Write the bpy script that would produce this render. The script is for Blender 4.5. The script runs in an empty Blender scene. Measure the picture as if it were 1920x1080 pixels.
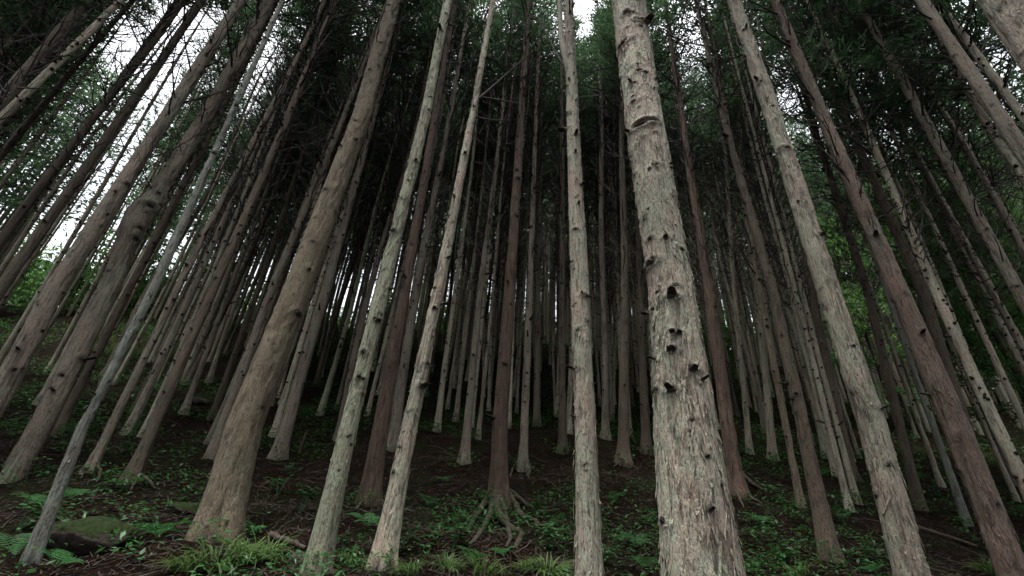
import bpy, math, random
import numpy as np
from mathutils import Matrix, Vector

rng = np.random.default_rng(7)
random.seed(7)
SC = bpy.context.scene
COL = SC.collection

# ------------------------------------------------------------------ camera
FOC = 853.33                      # focal length in photograph pixels (16 mm on a 36 mm sensor)
PITCH, ROLL = math.radians(28.9), math.radians(3.72)
R0 = np.array([1., 0, 0]); U0 = np.array([0, -math.sin(PITCH), math.cos(PITCH)])
CF = np.array([0, math.cos(PITCH), math.sin(PITCH)])
CR = R0 * math.cos(ROLL) + U0 * math.sin(ROLL)
CU = -R0 * math.sin(ROLL) + U0 * math.cos(ROLL)
cd = bpy.data.cameras.new('camera'); cam = bpy.data.objects.new('camera', cd); COL.objects.link(cam)
cd.lens = 16.0; cd.sensor_width = 36.0; cd.clip_start = 0.05; cd.clip_end = 800
cam.matrix_world = Matrix(((CR[0], CU[0], -CF[0], 0), (CR[1], CU[1], -CF[1], 0), (CR[2], CU[2], -CF[2], 0), (0, 0, 0, 1)))
SC.camera = cam

# ------------------------------------------------------------------ sky, sun, exposure
SUN_EL, SUN_AZ = math.radians(80), math.radians(215)     # high behind thin cloud, over the clearing behind the camera
W = bpy.data.worlds.new('World'); SC.world = W; W.use_nodes = True
wn, wl = W.node_tree.nodes, W.node_tree.links
wn.clear()
sky = wn.new('ShaderNodeTexSky'); sky.sky_type = 'NISHITA'; sky.sun_disc = False
sky.sun_elevation = SUN_EL; sky.sun_rotation = SUN_AZ
sky.air_density = 1.0; sky.dust_density = 6.0; sky.ozone_density = 1.0
hs = wn.new('ShaderNodeHueSaturation'); hs.inputs['Saturation'].default_value = 0.22
bgn = wn.new('ShaderNodeBackground'); bgn.inputs['Strength'].default_value = 0.15
wo = wn.new('ShaderNodeOutputWorld')
wl.new(sky.outputs[0], hs.inputs['Color']); wl.new(hs.outputs[0], bgn.inputs['Color']); wl.new(bgn.outputs[0], wo.inputs['Surface'])
sd = bpy.data.lights.new('sun', 'SUN'); sd.energy = 1.5; sd.angle = math.radians(14); sd.color = (1.0, 0.97, 0.92)
sun = bpy.data.objects.new('sun', sd); COL.objects.link(sun)
sdir = Vector((math.sin(SUN_AZ) * math.cos(SUN_EL), math.cos(SUN_AZ) * math.cos(SUN_EL), math.sin(SUN_EL)))
sun.rotation_euler = sdir.to_track_quat('Z', 'Y').to_euler()
SC.view_settings.view_transform = 'Standard'; SC.view_settings.look = 'None'
SC.view_settings.exposure = 1.8; SC.view_settings.gamma = 1.0; SC.view_settings.use_curve_mapping = False
SC.render.engine = 'CYCLES'
SC.cycles.use_denoising = True
SC.cycles.max_bounces = 5; SC.cycles.diffuse_bounces = 3; SC.cycles.transmission_bounces = 3

# ------------------------------------------------------------------ helpers
def ray(px, py):
    return CF + CR * ((px - 960) / FOC) + CU * ((540 - py) / FOC)

def project(P):
    P = np.asarray(P, float); d = P @ CF
    return 960 + FOC * (P @ CR) / d, 540 - FOC * (P @ CU) / d, d

def _hash(i, j, k, seed):
    h = (i.astype(np.uint32) * np.uint32(374761393) + j.astype(np.uint32) * np.uint32(668265263)
         + k.astype(np.uint32) * np.uint32(2246822519) + np.uint32((seed * 3266489917) & 0xffffffff))
    h = (h ^ (h >> np.uint32(13))) * np.uint32(1274126177)
    h = (h ^ (h >> np.uint32(16))) * np.uint32(2654435761)
    return ((h ^ (h >> np.uint32(15))) & np.uint32(0xffffff)).astype(np.float64) / 16777215.0

def vnoise(p, seed=0):
    p = np.asarray(p, float); i = np.floor(p).astype(np.int64); f = p - i; f = f * f * (3 - 2 * f)
    out = 0
    for a in (0, 1):
        wa = f[:, 0] if a else 1 - f[:, 0]
        for b in (0, 1):
            wb = f[:, 1] if b else 1 - f[:, 1]
            for c in (0, 1):
                wc = f[:, 2] if c else 1 - f[:, 2]
                out = out + wa * wb * wc * _hash(i[:, 0] + a, i[:, 1] + b, i[:, 2] + c, seed)
    return out

def sstep(a, b, x):
    t = np.clip((x - a) / (b - a), 0, 1); return t * t * (3 - 2 * t)

EYE = 1.8
def ground_z(x, y):
    x = np.asarray(x, float); y = np.asarray(y, float); shp = np.broadcast(x, y).shape
    x = np.broadcast_to(x, shp).ravel().astype(float); y = np.broadcast_to(y, shp).ravel().astype(float)
    q = np.where(y > 0, 0.335 * y, 0.12 * y) - 0.04 * x
    q = q + 0.0085 * np.clip(y - 6, 0, 22) ** 2
    cap = 16.5 - 2.6 * sstep(4, 16, -x)
    z = cap - 1.3 * np.logaddexp(0, (cap - q) / 1.3)
    far = np.clip(np.hypot(x, y) - 48, 0, None)
    z = z - 0.16 * far
    d = np.hypot(x, y)
    p = np.stack([x, y, np.zeros_like(x)], 1)
    z = z + (vnoise(p * 0.45, 3) - 0.5) * 0.34 * sstep(1.0, 4, d) + (vnoise(p * 1.6, 4) - 0.5) * 0.13 + (vnoise(p * 5.5, 5) - 0.5) * 0.04
    return (z - EYE).reshape(shp)

def gz(x, y): return float(ground_z(np.array([x]), np.array([y]))[0])

def hit_ground(px, py, tmax=60):
    d = ray(px, py)
    ts = np.linspace(1.5, tmax, 1600)
    z = ground_z(ts * d[0], ts * d[1])
    below = ts * d[2] < z
    if not below.any(): return 22.0
    i = int(np.argmax(below))
    return float(ts[i])

def gp(px, py, lift=0.0):
    t = hit_ground(px, py)
    d = ray(px, py) * t
    return np.array([d[0], d[1], gz(d[0], d[1]) + lift])

class MB:
    def __init__(s): s.v = []; s.f = {}; s.n = 0; s.mi = []
    def add(s, v, f, m=0):
        v = np.asarray(v, float); f = np.asarray(f, int)
        s.v.append(v); s.f.setdefault(f.shape[1], []).append((f + s.n, m)); s.n += len(v)
    def tube(s, pts, rad, k=3, m=0, cap=False):
        pts = np.asarray(pts, float); rad = np.asarray(rad, float); n = len(pts)
        t = np.gradient(pts, axis=0); t /= (np.linalg.norm(t, axis=1)[:, None] + 1e-9)
        ref = np.array([0.31, 0.17, 0.93]) if abs(t[0, 2]) < 0.8 else np.array([0.95, 0.2, 0.1])
        a = np.cross(t, ref); a /= (np.linalg.norm(a, axis=1)[:, None] + 1e-9); b = np.cross(t, a)
        th = np.arange(k) * 2 * math.pi / k
        v = pts[:, None] + rad[:, None, None] * (np.cos(th)[None, :, None] * a[:, None] + np.sin(th)[None, :, None] * b[:, None])
        i, j = np.meshgrid(np.arange(n - 1), np.arange(k), indexing='ij'); j2 = (j + 1) % k
        f = np.stack([i * k + j, i * k + j2, (i + 1) * k + j2, (i + 1) * k + j], -1).reshape(-1, 4)
        s.add(v.reshape(-1, 3), f, m)
    def mesh(s, name, mats, smooth=True, attrs=None):
        me = bpy.data.meshes.new(name)
        v = np.concatenate(s.v) if s.v else np.zeros((0, 3))
        lv, ls, lt, mi = [], [], [], []; c = 0
        for w, lst in s.f.items():
            for f, m in lst:
                lv.append(f.ravel()); n = len(f)
                ls.append(c + np.arange(n) * w); lt.append(np.full(n, w)); mi.append(np.full(n, m)); c += n * w
        lv = np.concatenate(lv); ls = np.concatenate(ls); mi = np.concatenate(mi)
        me.vertices.add(len(v)); me.vertices.foreach_set('co', v.astype(np.float32).ravel())
        me.loops.add(len(lv)); me.loops.foreach_set('vertex_index', lv.astype(np.int32))
        me.polygons.add(len(ls)); me.polygons.foreach_set('loop_start', ls.astype(np.int32))
        me.polygons.foreach_set('material_index', mi.astype(np.int32))
        me.polygons.foreach_set('use_smooth', np.full(len(ls), smooth))
        for m in mats: me.materials.append(m)
        if attrs:
            for nm, arr in attrs.items():
                a = me.attributes.new(nm, 'FLOAT', 'POINT'); a.data.foreach_set('value', np.asarray(arr, np.float32))
        me.update(calc_edges=True); me.validate(clean_customdata=False)
        return me

def link(name, data, parent=None, loc=None, kind=None, label=None, cat=None, group=None):
    o = bpy.data.objects.new(name, data); COL.objects.link(o)
    if parent is not None: o.parent = parent
    if loc is not None: o.location = loc
    if kind: o['kind'] = kind
    if label: o['label'] = label
    if cat: o['category'] = cat
    if group: o['group'] = group
    return o

# ------------------------------------------------------------------ materials
def new_mat(name):
    m = bpy.data.materials.new(name); m.use_nodes = True
    nt = m.node_tree; nt.nodes.clear()
    return m, nt.nodes, nt.links

def N(nodes, t, **kw):
    n = nodes.new(t)
    for k, v in kw.items():
        if k in n.inputs.keys() if hasattr(n.inputs, 'keys') else False: n.inputs[k].default_value = v
        else: setattr(n, k, v)
    return n

def ramp(nodes, stops):
    r = nodes.new('ShaderNodeValToRGB'); el = r.color_ramp.elements
    while len(el) < len(stops): el.new(0.5)
    for e, (p, c) in zip(el, stops):
        e.position = p; e.color = (*c, 1) if len(c) == 3 else c
    return r

def g3(v): return (v, v, v)

def bark(name, base, warm, crack, lichen, lich_amt=0.5, fibre=1.0, rough=0.85):
    m, n, l = new_mat(name)
    tc = n.new('ShaderNodeTexCoord'); oi = n.new('ShaderNodeObjectInfo')
    mul = N(n, 'ShaderNodeVectorMath', operation='SCALE'); comb = n.new('ShaderNodeCombineXYZ')
    k = N(n, 'ShaderNodeMath', operation='MULTIPLY'); k.inputs[1].default_value = 37.0
    tn = N(n, 'ShaderNodeAttribute', attribute_type='OBJECT', attribute_name='tint'); l.new(tn.outputs['Fac'], k.inputs[0])
    for i in range(3): l.new(k.outputs[0], comb.inputs[i])
    add = N(n, 'ShaderNodeVectorMath', operation='ADD')
    l.new(tc.outputs['Object'], add.inputs[0]); l.new(comb.outputs[0], add.inputs[1])
    def noise(sx, sz, scale, det=4, rgh=0.6):
        mp = n.new('ShaderNodeMapping'); mp.inputs['Scale'].default_value = (sx, sx, sz)
        l.new(add.outputs[0], mp.inputs['Vector'])
        t = n.new('ShaderNodeTexNoise'); t.inputs['Scale'].default_value = scale; t.inputs['Detail'].default_value = det; t.inputs['Roughness'].default_value = rgh
        l.new(mp.outputs[0], t.inputs['Vector']); return t
    fib = noise(1, 0.07, 62 * fibre, 5, 0.62)
    plate = noise(1, 0.16, 20, 3, 0.55)
    patch = noise(1, 0.45, 3.2, 4, 0.6)
    speck = noise(1, 0.6, 26, 4, 0.65)
    c1 = n.new('ShaderNodeMixRGB'); c1.inputs[1].default_value = (*base, 1); c1.inputs[2].default_value = (*warm, 1)
    r1 = ramp(n, [(0.35, g3(0)), (0.65, g3(1))]); l.new(plate.outputs[0], r1.inputs[0]); l.new(r1.outputs[0], c1.inputs[0])
    # lichen
    c2 = n.new('ShaderNodeMixRGB'); c2.inputs[2].default_value = (*lichen, 1)
    r2 = ramp(n, [(0.62 - 0.25 * lich_amt, g3(0)), (0.74 - 0.2 * lich_amt, g3(1))]); l.new(patch.outputs[0], r2.inputs[0])
    r2b = ramp(n, [(0.38, g3(0)), (0.6, g3(0.85))]); l.new(speck.outputs[0], r2b.inputs[0])
    mm = N(n, 'ShaderNodeMath', operation='MULTIPLY'); l.new(r2.outputs[0], mm.inputs[0]); l.new(r2b.outputs[0], mm.inputs[1])
    l.new(mm.outputs[0], c2.inputs[0]); l.new(c1.outputs[0], c2.inputs[1])
    # fibre streaks
    c3 = N(n, 'ShaderNodeMixRGB'); c3.inputs[2].default_value = (*crack, 1)
    r3 = ramp(n, [(0.31, g3(0.95)), (0.46, g3(0.0))]); l.new(fib.outputs[0], r3.inputs[0])
    l.new(r3.outputs[0], c3.inputs[0]); l.new(c2.outputs[0], c3.inputs[1])
    # small dark pits between the bark chips
    pit = noise(1, 0.28, 95, 3, 0.7); r5 = ramp(n, [(0.34, g3(0.85)), (0.46, g3(0.0))]); l.new(pit.outputs[0], r5.inputs[0])
    c5 = N(n, 'ShaderNodeMixRGB'); c5.inputs[2].default_value = (*crack, 1); l.new(r5.outputs[0], c5.inputs[0]); l.new(c3.outputs[0], c5.inputs[1]); c3 = c5
    # scars where branches were shed
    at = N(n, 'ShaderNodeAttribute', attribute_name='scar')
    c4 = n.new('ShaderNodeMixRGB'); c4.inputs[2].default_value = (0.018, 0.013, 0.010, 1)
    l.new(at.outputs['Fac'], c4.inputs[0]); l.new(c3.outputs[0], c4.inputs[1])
    # broad tint from tree to tree
    hv = n.new('ShaderNodeHueSaturation'); mr = n.new('ShaderNodeMapRange'); mr.inputs[3].default_value = 0.75; mr.inputs[4].default_value = 1.15
    l.new(tn.outputs['Fac'], mr.inputs[0]); big = noise(1, 0.5, 1.6, 3, 0.6); mr2 = n.new('ShaderNodeMapRange'); mr2.inputs[1].default_value = 0.3; mr2.inputs[2].default_value = 0.7; mr2.inputs[3].default_value = 0.72; mr2.inputs[4].default_value = 1.22; l.new(big.outputs[0], mr2.inputs[0])
    mv = N(n, 'ShaderNodeMath', operation='MULTIPLY'); l.new(mr.outputs[0], mv.inputs[0]); l.new(mr2.outputs[0], mv.inputs[1])
    l.new(mv.outputs[0], hv.inputs['Value']); l.new(c4.outputs[0], hv.inputs['Color'])
    b = n.new('ShaderNodeBsdfPrincipled'); b.inputs['Roughness'].default_value = rough; b.inputs['Specular IOR Level'].default_value = 0.25
    l.new(hv.outputs[0], b.inputs['Base Color'])
    mx = N(n, 'ShaderNodeMath', operation='ADD'); l.new(fib.outputs[0], mx.inputs[0]); l.new(plate.outputs[0], mx.inputs[1])
    mx2 = N(n, 'ShaderNodeMath', operation='ADD'); l.new(mx.outputs[0], mx2.inputs[0]); l.new(pit.outputs[0], mx2.inputs[1])
    bu = n.new('ShaderNodeBump'); bu.inputs['Strength'].default_value = 1.0; bu.inputs['Distance'].default_value = 0.02
    l.new(mx2.outputs[0], bu.inputs['Height']); l.new(bu.outputs[0], b.inputs['Normal'])
    o = n.new('ShaderNodeOutputMaterial'); l.new(b.outputs[0], o.inputs[0])
    return m

BARK = {
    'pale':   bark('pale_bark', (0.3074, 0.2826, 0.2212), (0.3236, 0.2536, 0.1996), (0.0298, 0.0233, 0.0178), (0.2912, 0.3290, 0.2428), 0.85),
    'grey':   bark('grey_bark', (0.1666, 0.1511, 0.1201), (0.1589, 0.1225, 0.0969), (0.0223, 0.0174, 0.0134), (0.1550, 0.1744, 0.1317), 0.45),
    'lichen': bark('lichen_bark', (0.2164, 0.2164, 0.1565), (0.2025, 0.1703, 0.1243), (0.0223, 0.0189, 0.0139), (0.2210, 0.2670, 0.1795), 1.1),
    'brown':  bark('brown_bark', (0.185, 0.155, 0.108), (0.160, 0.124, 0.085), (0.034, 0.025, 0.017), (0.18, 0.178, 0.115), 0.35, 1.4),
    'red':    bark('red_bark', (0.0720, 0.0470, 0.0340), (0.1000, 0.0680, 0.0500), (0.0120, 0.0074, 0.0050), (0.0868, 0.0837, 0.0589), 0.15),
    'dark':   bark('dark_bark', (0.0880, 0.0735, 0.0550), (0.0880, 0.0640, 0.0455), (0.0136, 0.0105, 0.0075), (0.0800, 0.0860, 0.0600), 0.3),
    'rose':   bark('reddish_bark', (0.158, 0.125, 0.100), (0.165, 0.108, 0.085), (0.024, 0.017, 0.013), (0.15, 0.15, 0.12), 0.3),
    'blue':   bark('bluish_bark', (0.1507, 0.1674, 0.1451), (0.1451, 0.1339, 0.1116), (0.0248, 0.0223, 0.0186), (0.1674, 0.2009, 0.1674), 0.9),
}

def plain(name, c1, c2, scale=8, rough=0.8, bump=0.3, dist=0.01, mapz=1.0, spec=0.3):
    m, n, l = new_mat(name)
    tc = n.new('ShaderNodeTexCoord'); mp = n.new('ShaderNodeMapping'); mp.inputs['Scale'].default_value = (1, 1, mapz)
    l.new(tc.outputs['Object'], mp.inputs[0])
    t = n.new('ShaderNodeTexNoise'); t.inputs['Scale'].default_value = scale; t.inputs['Detail'].default_value = 5
    l.new(mp.outputs[0], t.inputs['Vector'])
    r = ramp(n, [(0.35, c1), (0.65, c2)]); l.new(t.outputs[0], r.inputs[0])
    b = n.new('ShaderNodeBsdfPrincipled'); b.inputs['Roughness'].default_value = rough; b.inputs['Specular IOR Level'].default_value = spec
    l.new(r.outputs[0], b.inputs['Base Color'])
    bu = n.new('ShaderNodeBump'); bu.inputs['Strength'].default_value = bump; bu.inputs['Distance'].default_value = dist
    l.new(t.outputs[0], bu.inputs['Height']); l.new(bu.outputs[0], b.inputs['Normal'])
    o = n.new('ShaderNodeOutputMaterial'); l.new(b.outputs[0], o.inputs[0])
    return m

def leafmat(name, c1, c2, transl=0.45, scale=1.3, rough=0.6, gloss=0.015):
    m, n, l = new_mat(name)
    tc = n.new('ShaderNodeTexCoord'); oi = n.new('ShaderNodeObjectInfo')
    t = n.new('ShaderNodeTexNoise'); t.inputs['Scale'].default_value = scale; t.inputs['Detail'].default_value = 6; t.inputs['Roughness'].default_value = 0.7
    l.new(tc.outputs['Object'], t.inputs['Vector'])
    r = ramp(n, [(0.35, c1), (0.68, c2)]); l.new(t.outputs[0], r.inputs[0])
    hv = n.new('ShaderNodeHueSaturation'); mr = n.new('ShaderNodeMapRange'); mr.inputs[3].default_value = 0.75; mr.inputs[4].default_value = 1.25
    l.new(oi.outputs['Random'], mr.inputs[0]); l.new(mr.outputs[0], hv.inputs['Value']); l.new(r.outputs[0], hv.inputs['Color'])
    d = n.new('ShaderNodeBsdfDiffuse'); tr = n.new('ShaderNodeBsdfTranslucent'); gl = n.new('ShaderNodeBsdfGlossy'); gl.inputs['Roughness'].default_value = rough
    l.new(hv.outputs[0], d.inputs[0])
    h2 = n.new('ShaderNodeHueSaturation'); h2.inputs['Hue'].default_value = 0.485; h2.inputs['Value'].default_value = 1.5; h2.inputs['Saturation'].default_value = 1.0
    l.new(hv.outputs[0], h2.inputs['Color']); l.new(h2.outputs[0], tr.inputs[0])
    a = n.new('ShaderNodeMixShader'); a.inputs[0].default_value = transl
    l.new(d.outputs[0], a.inputs[1]); l.new(tr.outputs[0], a.inputs[2])
    b = n.new('ShaderNodeMixShader'); b.inputs[0].default_value = gloss
    l.new(a.outputs[0], b.inputs[1]); l.new(gl.outputs[0], b.inputs[2])
    o = n.new('ShaderNodeOutputMaterial'); l.new(b.outputs[0], o.inputs[0])
    return m

M_NEEDLE = leafmat('conifer_foliage', (0.0224, 0.0480, 0.0240), (0.0440, 0.0920, 0.0400), 0.42)
M_UNDER = leafmat('understory_foliage', (0.0320, 0.0800, 0.0240), (0.0680, 0.1520, 0.0440), 0.5, 2.0)
M_CREST = leafmat('crest_grass_blade', (0.0350, 0.0650, 0.0150), (0.0700, 0.1100, 0.0300), 0.5, 3, 0.6, 0.01)
M_FERN = leafmat('fern_frond', (0.0161, 0.0651, 0.0193), (0.0362, 0.1193, 0.0347), 0.35, 6, 0.6, 0.012)
M_LEAF = leafmat('leafy_plant', (0.0103, 0.0428, 0.0110), (0.0293, 0.0945, 0.0236), 0.35, 5, 0.45, 0.025)
M_GRASS = leafmat('grass_blade', (0.0275, 0.0646, 0.0149), (0.0784, 0.1340, 0.0409), 0.35, 5, 0.6, 0.012)
M_TWIG = plain('dead_branch_wood', (0.0158, 0.0126, 0.0103), (0.0450, 0.0382, 0.0324), 14, 0.9, 0.3, 0.004)
M_STUB = plain('snapped_branch_wood', (0.0098, 0.0070, 0.0056), (0.0280, 0.0210, 0.0168), 60, 0.95, 0.5, 0.004)
M_STICK = plain('fallen_stick_wood', (0.0198, 0.0132, 0.0095), (0.0528, 0.0396, 0.0290), 30, 0.85, 0.4, 0.004)
M_ROOT = plain('mossy_root_bark', (0.0135, 0.0108, 0.0063), (0.0361, 0.0305, 0.0180), 22, 0.9, 0.6, 0.01)
M_LITTER = plain('fallen_needles', (0.0031, 0.0019, 0.0013), (0.0273, 0.0164, 0.0105), 4.5, 0.9, 0.1)

def ground_mat():
    m, n, l = new_mat('forest_floor')
    tc = n.new('ShaderNodeTexCoord')
    def no(s, d=5, r=0.6):
        t = n.new('ShaderNodeTexNoise'); t.inputs['Scale'].default_value = s; t.inputs['Detail'].default_value = d; t.inputs['Roughness'].default_value = r
        l.new(tc.outputs['Object'], t.inputs['Vector']); return t
    a, b2, c = no(9, 8, 0.75), no(1.1, 4), no(42, 4, 0.7)
    r = ramp(n, [(0.36, (0.0030, 0.0020, 0.0015)), (0.52, (0.0080, 0.0050, 0.0035)), (0.70, (0.0225, 0.0135, 0.0090))]); l.new(a.outputs[0], r.inputs[0])
    mx = n.new('ShaderNodeMixRGB'); mx.inputs[2].default_value = (0.008, 0.013, 0.005, 1)
    r2 = ramp(n, [(0.5, g3(0)), (0.66, g3(0.75))]); l.new(b2.outputs[0], r2.inputs[0]); l.new(r2.outputs[0], mx.inputs[0]); l.new(r.outputs[0], mx.inputs[1])
    b = n.new('ShaderNodeBsdfPrincipled'); b.inputs['Roughness'].default_value = 1.0; b.inputs['Specular IOR Level'].default_value = 0.03
    l.new(mx.outputs[0], b.inputs['Base Color'])
    ad = N(n, 'ShaderNodeMath', operation='ADD'); l.new(a.outputs[0], ad.inputs[0]); l.new(c.outputs[0], ad.inputs[1])
    bu = n.new('ShaderNodeBump'); bu.inputs['Strength'].default_value = 1.0; bu.inputs['Distance'].default_value = 0.04
    l.new(ad.outputs[0], bu.inputs['Height']); l.new(bu.outputs[0], b.inputs['Normal'])
    o = n.new('ShaderNodeOutputMaterial'); l.new(b.outputs[0], o.inputs[0]); return m

def rock_mat(name, moss):
    m, n, l = new_mat(name)
    tc = n.new('ShaderNodeTexCoord'); ge = n.new('ShaderNodeNewGeometry')
    t = n.new('ShaderNodeTexNoise'); t.inputs['Scale'].default_value = 9; t.inputs['Detail'].default_value = 7; l.new(tc.outputs['Object'], t.inputs['Vector'])
    r = ramp(n, [(0.35, (0.015, 0.012, 0.010)), (0.65, (0.05, 0.041, 0.035))]); l.new(t.outputs[0], r.inputs[0])
    t2 = n.new('ShaderNodeTexNoise'); t2.inputs['Scale'].default_value = 34; t2.inputs['Detail'].default_value = 5; l.new(tc.outputs['Object'], t2.inputs['Vector'])
    mo = ramp(n, [(0.3, (0.003, 0.006, 0.001)), (0.7, (0.013, 0.024, 0.003))]); l.new(t2.outputs[0], mo.inputs[0])
    sx = n.new('ShaderNodeSeparateXYZ'); l.new(ge.outputs['Normal'], sx.inputs[0])
    ad = N(n, 'ShaderNodeMath', operation='MULTIPLY_ADD'); l.new(t.outputs[0], ad.inputs[0]); ad.inputs[1].default_value = 0.9; l.new(sx.outputs[2], ad.inputs[2])
    r2 = ramp(n, [(0.62, g3(0)), (0.95, g3(moss))]); l.new(ad.outputs[0], r2.inputs[0])
    mx = n.new('ShaderNodeMixRGB'); l.new(r2.outputs[0], mx.inputs[0]); l.new(r.outputs[0], mx.inputs[1]); l.new(mo.outputs[0], mx.inputs[2])
    b = n.new('ShaderNodeBsdfPrincipled'); b.inputs['Roughness'].default_value = 0.95; b.inputs['Specular IOR Level'].default_value = 0.15; l.new(mx.outputs[0], b.inputs['Base Color'])
    bu = n.new('ShaderNodeBump'); bu.inputs['Strength'].default_value = 0.8; bu.inputs['Distance'].default_value = 0.015; l.new(t2.outputs[0], bu.inputs['Height']); l.new(bu.outputs[0], b.inputs['Normal'])
    o = n.new('ShaderNodeOutputMaterial'); l.new(b.outputs[0], o.inputs[0]); return m

# ------------------------------------------------------------------ ground
def make_ground():
    def axis(lo, hi, fine_lo, fine_hi, step, grow):
        a = list(np.arange(fine_lo, fine_hi, step)); s = step
        x = a[-1]
        while x < hi: s *= grow; x += s; a.append(x)
        x = a[0]; s = step
        while x > lo: s *= grow; x -= s; a.insert(0, x)
        return np.array(a)
    xs = axis(-420, 420, -9, 10, 0.09, 1.07); ys = axis(-150, 420, 1.5, 14, 0.09, 1.06)
    X, Y = np.meshgrid(xs, ys); Z = ground_z(X, Y)
    nx, ny = len(xs), len(ys)
    i, j = np.meshgrid(np.arange(ny - 1), np.arange(nx - 1), indexing='ij')
    f = np.stack([i * nx + j, i * nx + j + 1, (i + 1) * nx + j + 1, (i + 1) * nx + j], -1).reshape(-1, 4)
    mb = MB(); mb.add(np.stack([X, Y, Z], -1).reshape(-1, 3), f)
    return link('ground', mb.mesh('ground', [ground_mat()]), kind='structure')
make_ground()

# ------------------------------------------------------------------ trunks
def ring_profile(z, rb):
    """radius along the trunk with the flare above the roots"""
    return rb(z)

def make_trunk(name, mat, H, rb, cx, cy, zvis, dz, nseg, seed, relief=1.0, flare=0.35, knots=(), smooth=True, extra=None):
    zs = list(np.arange(-0.45, zvis, dz)); s = dz
    while zs[-1] < H: s = min(s * 1.25, 0.7); zs.append(zs[-1] + s)
    zs = np.array(zs); zs[-1] = H
    th = np.arange(nseg) * 2 * math.pi / nseg
    Z, T = np.meshgrid(zs, th, indexing='ij'); Z = Z.ravel(); T = T.ravel()
    r = rb(Z)
    ph = seed * 1.7
    lobe = 1 + 0.30 * np.cos(5 * T + ph) + 0.22 * np.cos(3 * T + 2 * ph)
    fl = flare * np.exp(-np.clip(Z + 0.02, 0, None) / 0.22)
    r = r * (1 + fl * lobe) * (1 + 0.03 * np.cos(2 * T + ph + 0.3 * Z))
    P = np.stack([np.cos(T) * r, np.sin(T) * r, Z], 1) + np.array([seed * 3.1, seed * 1.3, seed * 7.7])
    scar = np.zeros(len(r))
    if relief > 0:
        n0 = vnoise(P * [5, 5, 1.2], seed) - 0.5
        n1 = vnoise(P * [13, 13, 2.0], seed + 1); n1b = vnoise(P * [27, 27, 8.0], seed + 2)
        n2 = vnoise(P * [52, 52, 6.0], seed + 3); n3 = vnoise(P * [110, 110, 9.0], seed + 4)
        pl = sstep(0.40, 0.47, n1 * 0.65 + n1b * 0.35); p2 = sstep(0.42, 0.52, n2)
        r = r + relief * (0.014 * n0 + 0.0095 * (pl - 0.7) + 0.0045 * (p2 - 0.5) + 0.0035 * (n3 - 0.5))
        scar = np.maximum(scar, 0.45 * (1 - pl) * (1 - p2))
    for (kz, kt, kr) in knots:
        dth = (T - kt + math.pi) % (2 * math.pi) - math.pi
        du = dth * rb(np.array([kz]))[0] / (kr * 1.7); dv = (Z - kz) / (kr * 0.85)
        d2 = du * du + dv * dv
        near = d2 < 9
        if near.any():
            dd = np.sqrt(d2[near])
            r[near] += kr * (0.32 * np.exp(-(dd - 1.25) ** 2 / 0.22) - 0.45 * np.exp(-dd ** 2 / 0.5))
            scar[near] = np.maximum(scar[near], np.clip(1.25 * np.exp(-(dd * 0.95) ** 2), 0, 0.95))
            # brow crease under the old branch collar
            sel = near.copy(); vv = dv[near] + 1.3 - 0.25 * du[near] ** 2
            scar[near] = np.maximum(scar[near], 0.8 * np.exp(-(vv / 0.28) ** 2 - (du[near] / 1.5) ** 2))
    x = cx(Z) + np.cos(T) * r; y = cy(Z) + np.sin(T) * r
    n = len(zs)
    i, j = np.meshgrid(np.arange(n - 1), np.arange(nseg), indexing='ij'); j2 = (j + 1) % nseg
    f = np.stack([i * nseg + j, i * nseg + j2, (i + 1) * nseg + j2, (i + 1) * nseg + j], -1).reshape(-1, 4)
    mb = MB(); mb.add(np.stack([x, y, Z], 1), f)
    if extra is not None:
        ev, ef = extra; mb.add(ev, ef); scar = np.concatenate([scar, np.zeros(len(ev))])
    return mb.mesh(name, [mat], smooth, {'scar': scar})

def make_flakes(rb, cx, cy, z0, z1, count, seed, big=1.0):
    g = np.random.default_rng(seed + 900); mb = MB()
    for k in range(count):
        z = g.uniform(z0, z1); low = math.exp(-max(z, 0) / 1.6)
        t = g.uniform(0, 2 * math.pi); r = float(rb(np.array([z]))[0])
        L = (0.015 + 0.10 * g.random() ** 2.5) * big * (1 + 3.0 * low * g.random() ** 2); w = (0.002 + 0.011 * g.random() ** 2.5) * big * (1 + 0.4 * low)
        lift = g.uniform(0.002, 0.008) * (1 + 0.8 * low); side = g.normal(0, 0.004) * big; skew = g.normal(0, 0.25) * L
        rows = []; tip = int(g.integers(-1, 2))
        for a, (s, up) in enumerate(((0.0, -0.002), (0.45, 0.35), (1.0, 1.0))):
            zz = z - s * L; wid = w * (1.0 - 0.85 * s * g.random()); rr = float(rb(np.array([zz]))[0]) * (1.0) + 0.004
            for q in (-1, 0, 1):
                lf = lift * up * (1 + 0.4 * q * np.sign(side)) + (0.0025 if q == 0 else 0)
                tt = t + (q * wid + skew * s + side * s) / max(r, 0.04)
                zq = zz + (g.normal(0, 0.004) * big - (0.35 * L if q == tip else 0) if a == 2 else 0)
                rows.append((float(cx(np.array([zz]))[0]) + math.cos(tt) * (rr + lf), float(cy(np.array([zz]))[0]) + math.sin(tt) * (rr + lf), zq))
        f = [(0, 1, 4, 3), (1, 2, 5, 4), (3, 4, 7, 6), (4, 5, 8, 7)]
        mb.add(rows, f)
    return np.concatenate(mb.v), np.concatenate([q for q, m in mb.f[4]])

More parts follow.
